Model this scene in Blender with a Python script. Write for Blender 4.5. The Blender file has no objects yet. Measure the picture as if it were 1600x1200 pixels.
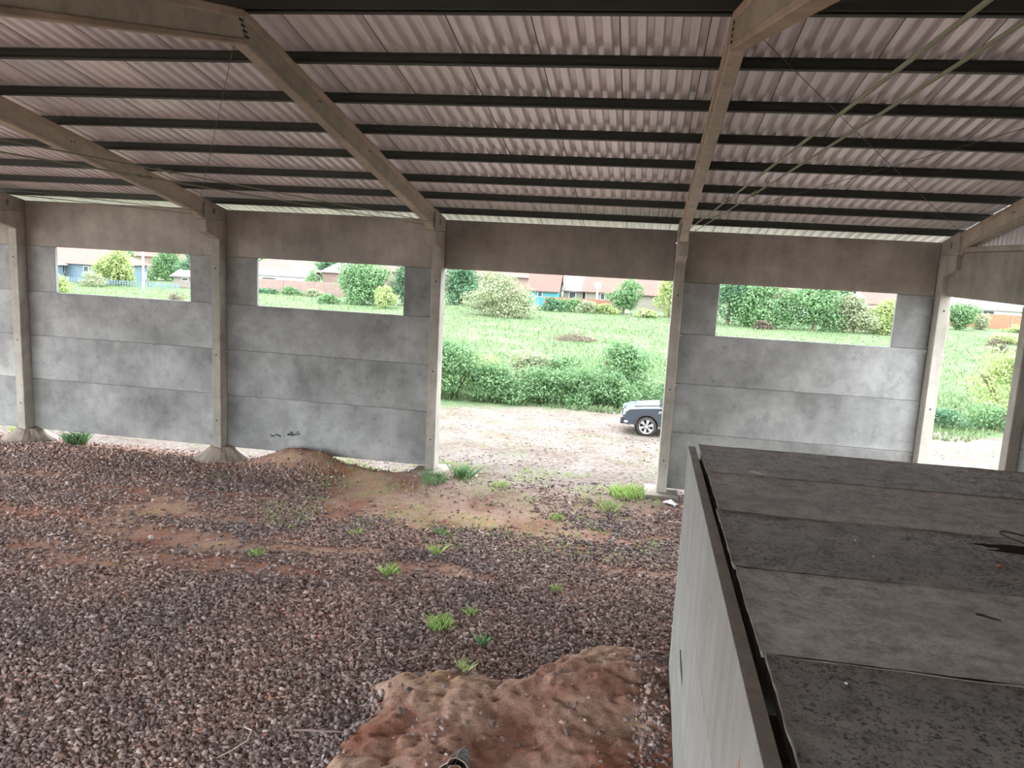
import bpy, bmesh, math, random
import numpy as np
from mathutils import Vector, Matrix
random.seed(7)
rng = np.random.default_rng(11)
scene = bpy.context.scene
COL = scene.collection

# ------------------------------------------------------------------ camera
cam_d = bpy.data.cameras.new('camera')
cam = bpy.data.objects.new('camera', cam_d); COL.objects.link(cam)
cam_d.sensor_width = 36.0
cam_d.lens = 1240.98 / 1600 * 36.0
cam_d.clip_end = 1000
yaw, pitch, roll = 0.1557, 0.1619, -0.0521
f0 = Vector((-math.sin(yaw), math.cos(yaw), 0)); rt = Vector((math.cos(yaw), math.sin(yaw), 0)); up0 = Vector((0, 0, 1))
fwd = f0*math.cos(pitch) - up0*math.sin(pitch)
u = up0*math.cos(pitch) + f0*math.sin(pitch)
r2 = rt*math.cos(roll) - u*math.sin(roll)
u2 = u*math.cos(roll) + rt*math.sin(roll)
M = Matrix((r2, u2, -fwd)).transposed().to_4x4()
M.translation = Vector((17.157, -19.965, 5.977))
cam.matrix_world = M
scene.camera = cam

# ------------------------------------------------------------------ light: bright overcast sky
scene.view_settings.view_transform = 'Standard'
scene.view_settings.look = 'None'
scene.view_settings.gamma = 1
scene.view_settings.use_curve_mapping = False
scene.view_settings.exposure = 3.2
w = bpy.data.worlds.new('overcast_sky'); scene.world = w; w.use_nodes = True
nt = w.node_tree; nt.nodes.clear()
out = nt.nodes.new('ShaderNodeOutputWorld'); bg = nt.nodes.new('ShaderNodeBackground')
nt.links.new(bg.outputs[0], out.inputs[0])
tc = nt.nodes.new('ShaderNodeTexCoord'); nz = nt.nodes.new('ShaderNodeTexNoise'); nz.inputs['Scale'].default_value = 2.0
nt.links.new(tc.outputs['Generated'], nz.inputs['Vector'])
cr = nt.nodes.new('ShaderNodeValToRGB'); cr.color_ramp.elements[0].position = .3; cr.color_ramp.elements[1].position = .7
cr.color_ramp.elements[0].color = (.80, .90, 1.0, 1); cr.color_ramp.elements[1].color = (1.0, 1.0, 1.0, 1)
nt.links.new(nz.outputs[0], cr.inputs[0]); nt.links.new(cr.outputs[0], bg.inputs[0])
bg.inputs[1].default_value = 1.0

# ------------------------------------------------------------------ materials
def new_mat(name):
    m = bpy.data.materials.new(name); m.use_nodes = True
    n = m.node_tree; b = n.nodes['Principled BSDF']
    return m, n, b
def N(n, t, **kw):
    x = n.nodes.new(t)
    for k, v in kw.items(): x.inputs[k].default_value = v
    return x
def ramp(n, src, stops):
    r = n.nodes.new('ShaderNodeValToRGB'); e = r.color_ramp.elements
    while len(e) < len(stops): e.new(.5)
    for i, (p, c) in enumerate(stops): e[i].position = p; e[i].color = (*c, 1)
    n.links.new(src, r.inputs[0]); return r.outputs[0]
def mixc(n, fac, a, b, mode='MIX'):
    m = n.nodes.new('ShaderNodeMix'); m.data_type = 'RGBA'; m.blend_type = mode
    for s, v in ((m.inputs[0], fac), (m.inputs[6], a), (m.inputs[7], b)):
        if isinstance(v, (int, float)): s.default_value = v
        elif isinstance(v, tuple): s.default_value = (*v, 1)
        else: n.links.new(v, s)
    return m.outputs[2]
def bump(n, b, src, strength, dist=.01):
    bp = N(n, 'ShaderNodeBump', Strength=strength, Distance=dist)
    n.links.new(src, bp.inputs['Height']); n.links.new(bp.outputs[0], b.inputs['Normal']); return bp
def pos(n):
    return n.nodes.new('ShaderNodeNewGeometry').outputs['Position']
def noise(n, vec, scale, detail=4, rough=.55, stretch=None):
    if stretch:
        mp = n.nodes.new('ShaderNodeMapping'); mp.inputs['Scale'].default_value = stretch
        n.links.new(vec, mp.inputs[0]); vec = mp.outputs[0]
    t = N(n, 'ShaderNodeTexNoise', Scale=scale, Detail=detail, Roughness=rough); n.links.new(vec, t.inputs['Vector'])
    return t.outputs[0]
def plain(name, c, rough=.7, metal=0, var=.12, scale=3):
    m, n, b = new_mat(name); v = noise(n, pos(n), scale)
    lo = tuple(x*(1-var) for x in c); hi = tuple(min(1, x*(1+var)) for x in c)
    n.links.new(ramp(n, v, [(.3, lo), (.7, hi)]), b.inputs[0])
    b.inputs['Roughness'].default_value = rough; b.inputs['Metallic'].default_value = metal
    return m
def concrete(name, c, blotch=.45, warm=(0, 0, 0), streak=True, dark=(.10, .10, .10), darkamt=.5):
    m, n, b = new_mat(name); p = pos(n)
    # every cast piece has its own mottling
    o0 = n.nodes.new('ShaderNodeObjectInfo'); ml = n.nodes.new('ShaderNodeMath'); ml.operation = 'MULTIPLY'; ml.inputs[1].default_value = 40
    n.links.new(o0.outputs['Random'], ml.inputs[0]); va = n.nodes.new('ShaderNodeVectorMath'); va.operation = 'ADD'
    n.links.new(p, va.inputs[0]); n.links.new(ml.outputs[0], va.inputs[1]); p = va.outputs[0]
    big = noise(n, p, .55, 5, .55); mid = noise(n, p, 1.9, 8, .68); fine = noise(n, p, 45, 3)
    base = ramp(n, big, [(.3, tuple(x*(1-blotch*.5) for x in c)), (.7, tuple(x*(1+blotch*.35) for x in c))])
    stain = ramp(n, mid, [(.40, (1-darkamt,)*3), (.60, (1, 1, 1))])
    col = mixc(n, .55, base, stain, 'MULTIPLY')
    if streak:
        st = noise(n, p, 2.2, 5, .7, (1.6, 1.6, .12))
        col = mixc(n, .45 if streak is True else streak, col, ramp(n, st, [(.35, (.62, .60, .56)), (.6, (1, 1, 1))]), 'MULTIPLY')
    col = mixc(n, .3, col, ramp(n, fine, [(.3, (.75, .75, .75)), (.7, (1, 1, 1))]), 'MULTIPLY')
    dk = noise(n, p, 3.4, 9, .75)
    col = mixc(n, darkamt, col, ramp(n, dk, [(.34, (.45, .45, .46)), (.46, (1, 1, 1))]), 'MULTIPLY')
    obi = n.nodes.new('ShaderNodeObjectInfo')
    col = mixc(n, 1.0, col, ramp(n, obi.outputs['Random'], [(0, (.82, .81, .79)), (1, (1.0, 1.0, 1.0))]), 'MULTIPLY')
    n.links.new(col, b.inputs[0]); b.inputs['Roughness'].default_value = .85
    bump(n, b, fine, .25, .004)
    return m
M_panel = concrete('panel_concrete', (.38, .39, .385), .75, streak=.15, darkamt=.42)
M_header_shade = concrete('header_shade_concrete', (.40, .365, .32), .6, streak=.3, darkamt=.3)  # panel concrete tinted brown, shade under the roof put into its colour
M_column = concrete('column_concrete', (.46, .43, .375), .3, darkamt=.35)
M_rafter = concrete('rafter_concrete', (.50, .45, .36), .35, streak=False, darkamt=.35)
M_flange = concrete('rafter_flange_concrete', (.52, .41, .32), .35, streak=False, darkamt=.35)
M_block = concrete('smooth_concrete', (.33, .33, .31), .2, streak=True, darkamt=.15)
M_cap = concrete('wall_top_concrete', (.38, .34, .30), .4, streak=False)
M_footing = concrete('footing_concrete', (.34, .29, .24), .5, streak=False)
M_black = plain('dark_recess', (.02, .02, .019))
M_purlin = plain('purlin_steel', (.052, .057, .045), .6, .2)
M_rod = plain('tie_rod_steel', (.20, .20, .13), .55, .2)
M_wire = plain('wire_dark', (.06, .055, .05), .6)
M_galv = plain('galvanised_steel', (.5, .5, .5), .4, .7)

def roof_mat():
    m, n, b = new_mat('roof_sheet_zinc'); p = pos(n)
    a = noise(n, p, 1.2, 5, .6); s = noise(n, p, 14, 3, .6, (1, .05, .05))
    col = ramp(n, a, [(.3, (.78, .745, .74)), (.7, (.88, .845, .84))])
    col = mixc(n, .4, col, ramp(n, s, [(.35, (.7, .68, .68)), (.6, (1, 1, 1))]), 'MULTIPLY')
    oi = n.nodes.new('ShaderNodeObjectInfo')
    col = mixc(n, 1.0, col, ramp(n, oi.outputs['Random'], [(0, (.84, .84, .86)), (1, (1, .98, .97))]), 'MULTIPLY')
    n.links.new(col, b.inputs[0]); b.inputs['Roughness'].default_value = .38; b.inputs['Metallic'].default_value = .22
    return m
M_roof = roof_mat()
M_seam = plain('lap_seam_dark', (.09, .08, .08))

def ground_mat():
    m, n, b = new_mat('ground_soil'); p = pos(n)
    at = n.nodes.new('ShaderNodeAttribute'); at.attribute_name = 'zone'
    sep = n.nodes.new('ShaderNodeSeparateColor'); n.links.new(at.outputs['Color'], sep.inputs[0])
    n1 = noise(n, p, .8, 6, .6); n2 = noise(n, p, 7, 6, .7); n3 = noise(n, p, 40, 4, .7)
    soil = ramp(n, n1, [(.3, (.30, .135, .09)), (.42, (.38, .21, .155)), (.55, (.47, .32, .25)), (.68, (.50, .34, .20)), (.8, (.55, .45, .36))])
    soil = mixc(n, .6, soil, ramp(n, n2, [(.3, (.6, .55, .5)), (.65, (1.05, 1.05, 1.05))]), 'MULTIPLY')
    soil = mixc(n, .5, soil, ramp(n, n3, [(.35, (.55, .52, .5)), (.6, (1.05, 1.05, 1.05))]), 'MULTIPLY')
    bed = ramp(n, n2, [(.3, (.15, .095, .075)), (.7, (.29, .19, .15))])
    sand = ramp(n, n1, [(.3, (.17, .13, .11)), (.7, (.27, .24, .22))])
    sand = mixc(n, .8, sand, ramp(n, n2, [(.36, (.42, .38, .33)), (.55, (1, 1, 1))]), 'MULTIPLY')
    sand = mixc(n, .55, sand, ramp(n, n3, [(.38, (.45, .43, .4)), (.55, (1, 1, 1))]), 'MULTIPLY')
    gn = noise(n, p, .25, 7, .7); g2 = noise(n, p, 1.6, 6, .75)
    grass = ramp(n, gn, [(.32, (.085, .135, .065)), (.5, (.115, .16, .085)), (.68, (.15, .175, .105))])
    grass = mixc(n, .7, grass, ramp(n, g2, [(.36, (.48, .55, .42)), (.6, (1.05, 1.05, 1.0))]), 'MULTIPLY')
    c = mixc(n, sep.outputs[2], soil, bed)
    c = mixc(n, sep.outputs[1], c, sand)
    c = mixc(n, sep.outputs[0], c, grass)
    n.links.new(c, b.inputs[0]); b.inputs['Roughness'].default_value = .95
    b.inputs['Specular IOR Level'].default_value = .1
    bump(n, b, n2, .9, .05)
    return m
M_ground = ground_mat()

def island_mat(name, stops, rough=.8, trans=0, spec=.3, big=None):
    m, n, b = new_mat(name); g = n.nodes.new('ShaderNodeNewGeometry')
    c = ramp(n, g.outputs['Random Per Island'], stops)
    if big:
        v = noise(n, g.outputs['Position'], big[0], 4)
        c = mixc(n, big[1], c, ramp(n, v, [(.35, big[2]), (.65, big[3])]), 'MULTIPLY')
    n.links.new(c, b.inputs[0]); b.inputs['Roughness'].default_value = rough
    b.inputs['Specular IOR Level'].default_value = spec
    if trans:
        t = n.nodes.new('ShaderNodeBsdfTranslucent'); n.links.new(c, t.inputs[0])
        mx = n.nodes.new('ShaderNodeMixShader'); mx.inputs[0].default_value = trans
        n.links.new(b.outputs[0], mx.inputs[1]); n.links.new(t.outputs[0], mx.inputs[2])
        n.links.new(mx.outputs[0], n.nodes['Material Output'].inputs[0])
    return m
M_stone = island_mat('crushed_stone', [(0, (.15, .115, .108)), (.35, (.25, .195, .18)), (.7, (.37, .295, .27)), (.93, (.52, .45, .42)), (1, (.44, .24, .18))], .85,
                     big=(.45, .85, (.76, .77, .80), (1.14, .98, .89)))
def leafm(name, a, b_, c, tr=.35): return island_mat(name, [(0, a), (.5, b_), (1, c)], .6, tr, .25)
L_mid = leafm('leaf_mid_green', (.09, .18, .08), (.15, .27, .12), (.24, .37, .18))
L_deep = leafm('leaf_deep_green', (.055, .125, .07), (.10, .20, .11), (.16, .28, .15))
L_yellow = leafm('leaf_yellow_green', (.20, .28, .10), (.31, .39, .15), (.42, .48, .22))
L_pale = leafm('leaf_pale_green', (.19, .24, .14), (.28, .33, .19), (.38, .39, .25))
L_dry = leafm('leaf_dry', (.11, .09, .065), (.16, .135, .10), (.21, .18, .135))
L_tuft = leafm('tuft_blade', (.20, .33, .09), (.30, .44, .13), (.40, .50, .18))
L_grass = leafm('grass_blade', (.085, .15, .055), (.13, .19, .085), (.18, .23, .12))
M_bark = plain('bark', (.14, .10, .07), .9)
M_twig = plain('pale_twig', (.55, .47, .38), .8)

def tile_mat(name, a, b_, scale=9):
    m, n, b = new_mat(name)
    tc = n.nodes.new('ShaderNodeTexCoord'); wv = N(n, 'ShaderNodeTexWave', Scale=scale*.3, Distortion=.6)
    n.links.new(tc.outputs['Object'], wv.inputs['Vector'])
    c = ramp(n, wv.outputs[0], [(.1, tuple(x*.45 for x in a)), (.6, a)])
    nn = noise(n, tc.outputs['Object'], 1.3); c = mixc(n, .25, c, ramp(n, nn, [(.35, tuple(x*.8 for x in b_)), (.65, b_)]))
    n.links.new(c, b.inputs[0]); b.inputs['Roughness'].default_value = .85; bump(n, b, wv.outputs[0], .6, .05)
    return m
M_tile = tile_mat('terracotta_tile', (.19, .095, .075), (.20, .12, .10))
M_tilepale = tile_mat('faded_roof_tile', (.20, .105, .085), (.21, .125, .105))
M_whiteroof = tile_mat('pale_fibre_roof', (.22, .20, .195), (.23, .205, .20))
def brick_mat(name, c1, c2, mortar):
    m, n, b = new_mat(name); tc = n.nodes.new('ShaderNodeTexCoord')
    mp = n.nodes.new('ShaderNodeMapping'); mp.inputs['Rotation'].default_value = (math.pi/2, 0, 0)
    n.links.new(tc.outputs['Object'], mp.inputs[0])
    bt = N(n, 'ShaderNodeTexBrick', Scale=2.2); n.links.new(mp.outputs[0], bt.inputs['Vector'])
    bt.inputs['Color1'].default_value = (*c1, 1); bt.inputs['Color2'].default_value = (*c2, 1); bt.inputs['Mortar'].default_value = (*mortar, 1)
    n.links.new(bt.outputs[0], b.inputs[0]); b.inputs['Roughness'].default_value = .9
    return m
M_brick = brick_mat('red_brick', (.21, .08, .05), (.25, .11, .065), (.20, .14, .11))
M_brickor = brick_mat('orange_brick', (.26, .105, .055), (.30, .13, .07), (.25, .17, .13))
M_pink = plain('faded_pink_render', (.21, .145, .125))
M_turq = plain('turquoise_paint', (.05, .22, .25))
M_ltblue = plain('light_blue_paint', (.13, .19, .235))
M_cream = plain('cream_paint', (.20, .18, .15))
M_white = plain('white_paint', (.60, .60, .60))
M_glass = plain('window_pane', (.06, .07, .08), .1)

# ------------------------------------------------------------------ mesh helpers
class MB:
    def __init__(s): s.v = []; s.f = []
    def add(s, vs, fs):
        o = len(s.v); s.v += [tuple(v) for v in vs]; s.f += [tuple(i+o for i in f) for f in fs]; return s
    def box(s, x0, x1, y0, y1, z0, z1):
        return s.add([(x0,y0,z0),(x1,y0,z0),(x1,y1,z0),(x0,y1,z0),(x0,y0,z1),(x1,y0,z1),(x1,y1,z1),(x0,y1,z1)],
                     [(3,2,1,0),(4,5,6,7),(0,1,5,4),(1,2,6,5),(2,3,7,6),(3,0,4,7)])
    def prism(s, pts, a, b, axis='x'):
        def P(p, t): return (t, p[0], p[1]) if axis == 'x' else ((p[0], t, p[1]) if axis == 'y' else (p[0], p[1], t))
        n = len(pts); vs = [P(p, a) for p in pts] + [P(p, b) for p in pts]
        fs = [tuple(range(n)), tuple(range(2*n-1, n-1, -1))] + [(i, i+n, (i+1) % n+n, (i+1) % n) for i in range(n)]
        return s.add(vs, fs)
    def tube(s, pts, r, n=8, cap=True):
        pts = [Vector(p) for p in pts]; rs = r if isinstance(r, (list, tuple)) else [r]*len(pts)
        rings = []
        for i, p in enumerate(pts):
            d = (pts[min(i+1, len(pts)-1)]-pts[max(i-1, 0)]).normalized()
            a = d.cross(Vector((0, 0, 1)) if abs(d.z) < .95 else Vector((1, 0, 0))).normalized(); c = d.cross(a)
            rings.append([p + (a*math.cos(t*2*math.pi/n)+c*math.sin(t*2*math.pi/n))*rs[i] for t in range(n)])
        vs = [q for R in rings for q in R]; fs = []
        for i in range(len(pts)-1):
            for j in range(n): fs.append((i*n+j, i*n+(j+1) % n, (i+1)*n+(j+1) % n, (i+1)*n+j))
        if cap: fs += [tuple(range(n-1, -1, -1)), tuple(range((len(pts)-1)*n, len(pts)*n))]
        return s.add(vs, fs)
    def build(s, name, mat, parent=None, bevel=0, smooth=False, origin=None):
        me = bpy.data.meshes.new(name)
        V = s.v
        if origin: V = [(a-origin[0], b-origin[1], c-origin[2]) for a, b, c in V]
        me.from_pydata(V, [], s.f)
        bm = bmesh.new(); bm.from_mesh(me)
        bmesh.ops.recalc_face_normals(bm, faces=bm.faces)
        if bevel:
            es = [e for e in bm.edges if len(e.link_faces) == 2 and e.calc_face_angle(0) > .5]
            bmesh.ops.bevel(bm, geom=es, offset=bevel, segments=1 if bevel < .02 else 2, profile=.6, affect='EDGES', clamp_overlap=True)
        bm.to_mesh(me); bm.free()
        if smooth: me.shade_smooth() if hasattr(me, 'shade_smooth') else None
        me.materials.append(mat)
        o = bpy.data.objects.new(name, me); COL.objects.link(o)
        if origin: o.location = origin
        if parent is not None:
            o.parent = parent
            if parent.location.length: o.location = Vector(o.location) - parent.location
        return o
def tag(o, label=None, cat=None, group=None, kind=None):
    if label: o['label'] = label
    if cat: o['category'] = cat
    if group: o['group'] = group
    if kind: o['kind'] = kind
    return o
def empty(name, loc=(0, 0, 0)):
    o = bpy.data.objects.new(name, None); o.empty_display_size = .2; COL.objects.link(o); o.location = loc; return o
def mesh_np(name, V, F, mat, parent=None, smooth=False):
    me = bpy.data.meshes.new(name); V = np.asarray(V, dtype=np.float32); F = np.asarray(F, dtype=np.int32)
    k = F.shape[1]
    me.vertices.add(len(V)); me.vertices.foreach_set('co', V.ravel())
    me.loops.add(F.size); me.loops.foreach_set('vertex_index', F.ravel())
    me.polygons.add(len(F)); me.polygons.foreach_set('loop_start', np.arange(0, F.size, k, dtype=np.int32))
    if smooth: me.polygons.foreach_set('use_smooth', np.ones(len(F), dtype=bool))
    me.update(calc_edges=True); me.validate()
    me.materials.append(mat)
    o = bpy.data.objects.new(name, me); COL.objects.link(o)
    if parent is not None: o.parent = parent
    return o
def vnoise(x, y, seed=0):
    xi = np.floor(x).astype(np.int64); yi = np.floor(y).astype(np.int64); xf = x-xi; yf = y-yi
    def h(a, b):
        n = (a*374761393 + b*668265263 + seed*1442695041) & 0x7fffffff
        n = ((n ^ (n >> 13))*1274126177) & 0x7fffffff
        return ((n ^ (n >> 16)) & 0xffff)/65535.0
    u_ = xf*xf*(3-2*xf); v_ = yf*yf*(3-2*yf)
    return (h(xi, yi)*(1-u_)+h(xi+1, yi)*u_)*(1-v_) + (h(xi, yi+1)*(1-u_)+h(xi+1, yi+1)*u_)*v_
def fbm(x, y, seed=0, o=4):
    s = 0; a = 1; t = 0
    for i in range(o): s = s+a*vnoise(x*2**i, y*2**i, seed+i*17); t += a; a *= .55
    return s/t
def sst(a, b, x):
    t = np.clip((x-a)/(b-a), 0, 1); return t*t*(3-2*t)

# ------------------------------------------------------------------ ground
def bell(x, y, cx, cy, rx, ry, p=1.0):
    d = ((x-cx)/rx)**2+((y-cy)/ry)**2
    return np.exp(-(d**p))
def height(x, y):
    x = np.asarray(x, float); y = np.asarray(y, float)
    h = .05*(fbm(x*.25, y*.25, 3)-.5)
    # earth raised at the doorway and along the wall feet
    h = h + .17*sst(10.6, 12.2, x)*sst(-2.6, -.9, y)*(1-sst(2.5, 7, y))
    h = h + .14*bell(x, y, 2.6, -.9, 2.8, .35)*(.5+fbm(x*2.5, y*2.5, 29))
    red = bell(x, y, 8.45, -.40, 1.15, .80, 1.3)
    h = h + .52*red*(.85+.35*fbm(x*3, y*3, 9))
    h = h + .30*bell(x, y, 10.4, -.75, 1.3, .45)*(.6+.8*fbm(x*3, y*3, 19))
    near = (y > -1.3) & (y < .6)
    # big clay mound beside the concrete room
    m = mound_mask(x, y)
    h = h + m*(.12+.22*bell(x, y, 17.0, -9.8, 1.1, 1.3)+.26*(fbm(x*1.5, y*1.5, 33)-.35)+.16*(1-np.abs(2*fbm(x*3.2, y*3.2, 41, 3)-1))*fbm(x*1.1, y*1.1, 47)+.085*fbm(x*7.5, y*7.5, 43, 4)+.03*fbm(x*17, y*17, 49, 2))
    # far field undulates
    far = sst(9, 16, y)
    h = h + far*.35*(fbm(x*.09, y*.09, 5)-.5)
    return h
def mound_mask(x, y):
    n = (fbm(x*1.2, y*1.2, 21)-.5)*1.1
    a = sst(13.7, 14.4, x+n*.8)*(1-sst(17.92, 17.96, x))
    top = -10.15 + 1.35*sst(15.9, 17.0, x)
    b = 1-sst(top-.25, top+.25, y+n*.8)
    return a*b
def gravel_mask(x, y):
    n = fbm(x*.55, y*.8, 51)-.5; n2 = fbm(x*2.2, y*2.2, 61)-.5
    g = np.ones_like(x)
    g = g*(1-.98*bell(x+n, y+n*.6, 8.3, -6.0, 3.2, .95, 1.8))
    thr = sst(9.2, 10.6, x+n*1.5)*sst(-4.5, -3.3, y+n*2.2+n2*1.0)
    g = g*(1-thr*(.93-.55*sst(.5, .62, fbm(x*.7+3, y*1.1, 57))*sst(13.5, 15.5, x)))
    g = g*(1-.8*bell(x+n*2, y+n, 8.6, -4.6, 1.9, .30, 1.2))
    g = g*(1-.92*bell(x+n, y+n*.6, 6.9, -7.6, 1.9, .7, 1.4))
    g = g*(1-.6*bell(x+n*2, y+n, 5, -3.6, 3, .4, 1))
    g = g*(1-.7*bell(x+n, y+n*.5, 7.8, -4.2, 2.2, .55, 1.5))
    g = g*(1-.97*bell(x+n*1.2, y+n, 11.3, -2.0, 2.3, .95, 1.5))
    g = g*(1-.85*bell(x+n*1.5, y+n, 14.2, -2.9, 2.2, .85, 1.4))
    g = g*(1-.55*bell(x+n*2, y+n, 14.2, -1.1, 3.2, 1.3, 1.4))
    g = g*(1-bell(x, y, 8.45, -.45, 1.25, 1.0, 1.8))
    g = g*(1-.9*bell(x+n, y, 10.4, -.9, 1.5, .5, 1.6))
    edge = np.where(x < 10.5, -1.35, .4)+n2*.7
    g = g*(1-.9*sst(edge, edge+.5, y))
    g = g*(1-sst(.2, .5, mound_mask(x, y)))
    g = g*np.clip(1.0+n2*.9, 0, 1)
    # thin dusty places
    g = g*(.62+.38*sst(.38, .56, fbm(x*.6+7, y*1.2, 71)))
    g = g*(1-.85*sst(.49, .60, fbm(x*.45, y*1.3, 131))*sst(-8.5, -7, y)*(1-sst(-3, -2, y)))
    return np.clip(g, 0, 1)
def axis_pts(a, segs):
    L = [a]
    for b_, st in segs:
        k = max(1, int(round((b_-L[-1])/st))); L += list(np.linspace(L[-1], b_, k+1)[1:])
    return np.array(L)
gx = axis_pts(-260, [(-60, 12), (-12, 3), (-1, .5), (13.4, .09), (17.95, .035), (19, .1), (33, .5), (70, 2), (300, 12)])
gy = axis_pts(-140, [(-30, 12), (-14, .6), (-13, .1), (-8.4, .035), (.6, .08), (16, .35), (60, 1.2), (120, 4), (420, 15)])
X, Y = np.meshgrid(gx, gy); Z = height(X, Y)
V = np.stack([X, Y, Z], -1).reshape(-1, 3)
nx = len(gx); ny = len(gy)
I = (np.arange(ny-1)[:, None]*nx+np.arange(nx-1)[None, :]).ravel()
F = np.stack([I, I+1, I+nx+1, I+nx], 1)
ground = mesh_np('floor', V, F, M_ground, smooth=True); ground['kind'] = 'structure'
xx = V[:, 0].astype(float); yy = V[:, 1].astype(float)
nb = (fbm(xx*.5, yy*.5, 81)-.5)
gb = np.where(xx < 24, 9.9+np.clip((xx-10)*.22, -3, 3), 12.5)
grass = sst(gb-.6, gb+.8, yy+nb*2.4)
grass = np.maximum(grass, .30*sst(.58, .75, fbm(xx*.8, yy*.8, 83))*sst(.2, 1.5, yy))
pale = sst(-3.8, .9, yy+nb*1.8)*np.where(xx < 10, sst(-.3, .3, yy), np.clip(sst(-.3, .3, yy)+sst(10, 13, xx), 0, 1))
pale = np.maximum(pale, .9*sst(24.0, 24.3, xx))
pale = np.maximum(pale, 1-sst(-22, -20.5, yy)); grass = np.maximum(grass, 1-sst(-62, -50, yy))
bed = gravel_mask(xx, yy)*(yy < 1)
ca = ground.data.color_attributes.new('zone', 'FLOAT_COLOR', 'POINT')
ca.data.foreach_set('color', np.stack([grass, pale, bed, np.ones_like(xx)], 1).astype(np.float32).ravel())

# ---- crushed stone, real pebbles in one uncountable mass
def stones(name, n_try, x0, x1, y0, y1, dens_fn, smin, smax, label):
    px = rng.uniform(x0, x1, n_try); py = rng.uniform(y0, y1, n_try)
    keep = rng.uniform(0, 1, n_try) < dens_fn(px, py)
    px, py = px[keep], py[keep]; n = len(px)
    sz = smin+(smax-smin)*rng.beta(1.6, 4.0, n)
    cube = np.array([(-1,-1,-1),(1,-1,-1),(1,1,-1),(-1,1,-1),(-1,-1,1),(1,-1,1),(1,1,1),(-1,1,1)], float)*.5
    P = cube[None]*rng.uniform(.45, 1.15, (n, 8, 1)) + rng.uniform(-.2, .2, (n, 8, 3))
    P = P*np.stack([rng.uniform(.9, 1.5, n), rng.uniform(.7, 1.1, n), rng.uniform(.45, .8, n)], 1)[:, None]*sz[:, None, None]
    q = rng.normal(size=(n, 4)); q[:, 1:3] *= .35; q /= np.linalg.norm(q, axis=1)[:, None]
    w_, x_, y_, z_ = q.T
    Rm = np.stack([np.stack([1-2*(y_*y_+z_*z_), 2*(x_*y_-z_*w_), 2*(x_*z_+y_*w_)], -1),
                   np.stack([2*(x_*y_+z_*w_), 1-2*(x_*x_+z_*z_), 2*(y_*z_-x_*w_)], -1),
                   np.stack([2*(x_*z_-y_*w_), 2*(y_*z_+x_*w_), 1-2*(x_*x_+y_*y_)], -1)], 1)
    P = np.einsum('nij,nkj->nki', Rm, P)
    P = P+np.stack([px, py, height(px, py)+sz*.16+rng.uniform(0, .012, n)], 1)[:, None]
    f = np.array([(3,2,1,0),(4,5,6,7),(0,1,5,4),(1,2,6,5),(2,3,7,6),(3,0,4,7)])
    Fs = (np.arange(n)[:, None, None]*8+f[None]).reshape(-1, 4)
    o = mesh_np(name, P.reshape(-1, 3), Fs, M_stone)
    return tag(o, label, 'gravel', kind='stuff')
def inview(x, y): return (x > 10.0+(y+12.8)*(-.90)*-1*-1 - 2.2) if False else (x > (.1+(y+1.24)*(-.893))-2.0)
def dens_in(x, y):
    return np.maximum(gravel_mask(x, y), .012+.35*sst(17.3, 17.7, x)*mound_mask(x, y))*inview(x, y)*((y > -14.2) & ((x < 17.86) | (y > -9.35)))*.93
stones('crushed_stone', 360000, -2.5, 19.4, -14, .3, dens_in, .026, .095, 'dark reddish grey crushed stone spread over the floor of the shed')
def dens_out(x, y):
    return .55*sst(.45, .62, fbm(x*.8, y*.8, 91))*(y < 9)+.05
stones('loose_stone', 9000, 9, 30, .2, 10, dens_out, .02, .07, 'sparse loose stones on the pale yard outside the doorway')

# ------------------------------------------------------------------ the wall with the windows
ZJ = [.30, 1.765, 3.015, 4.26, 5.52, 6.75]
CW = .1225
wall = empty('wall_back'); wall['kind'] = 'structure'
def panel(x0, x1, z0, z1):
    return MB().box(x0, x1, 0, .12, z0+.0008, z1-.0008).build('wall_panel', M_header_shade if z0 > 5 else M_panel, wall, bevel=.018)
for k in range(-1, 4):
    a = 6*k+CW+.002; b_ = 6*k+6-CW-.002
    if k == 2:
        panel(a, b_, ZJ[4], ZJ[5]); continue
    for j in range(5):
        if j == 3:
            panel(a, 6*k+1.0, ZJ[3], ZJ[4]); panel(6*k+5.06, b_, ZJ[3], ZJ[4])
        else: panel(a, b_, ZJ[j], ZJ[j+1])
gable = empty('wall_right'); gable['kind'] = 'structure'
MB().box(24.0, 24.12, -20.4, -.36, 5.534, 6.52).build('wall_panel', M_header_shade, gable, bevel=.012)
for j in range(5):
    z0, z1 = (ZJ+[5.53])[j] if j < 5 else 0, [1.765, 3.015, 4.26, 5.526, 0][j]
    if j < 4: MB().box(24.0, 24.12, -20.4, -4.87, z0+.0008, z1-.0008).build('wall_panel', M_panel, gable, bevel=.012)
MB().box(23.93, 24.12, -20.4, -.99, 6.525, 6.63).build('girt', M_column, gable, bevel=.01)
def roof_z(y): return 6.77+.1942*(-y if y > -10.3 else 20.6+y)
mb = MB(); y = -.4; i = 0
while y > -20.4:
    for dy, dx in ((0, 0), (.06, 0), (.09, .04), (.14, .04), (.17, 0)):
        pass
    y -= .2
ys = []
y = -.45
while y > -20.3:
    ys += [(y, 0), (y-.09, 0), (y-.11, .035), (y-.18, .035)]; y -= .2
vs = []; fs = []
for (yy_, dx) in ys:
    vs += [(24.15+dx, yy_, 6.63), (24.15+dx, yy_, roof_z(yy_)+.14)]
for i in range(len(ys)-1): fs.append((2*i, 2*i+2, 2*i+3, 2*i+1))
MB().add(vs, fs).build('gable_cladding', M_roof, gable)

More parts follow.
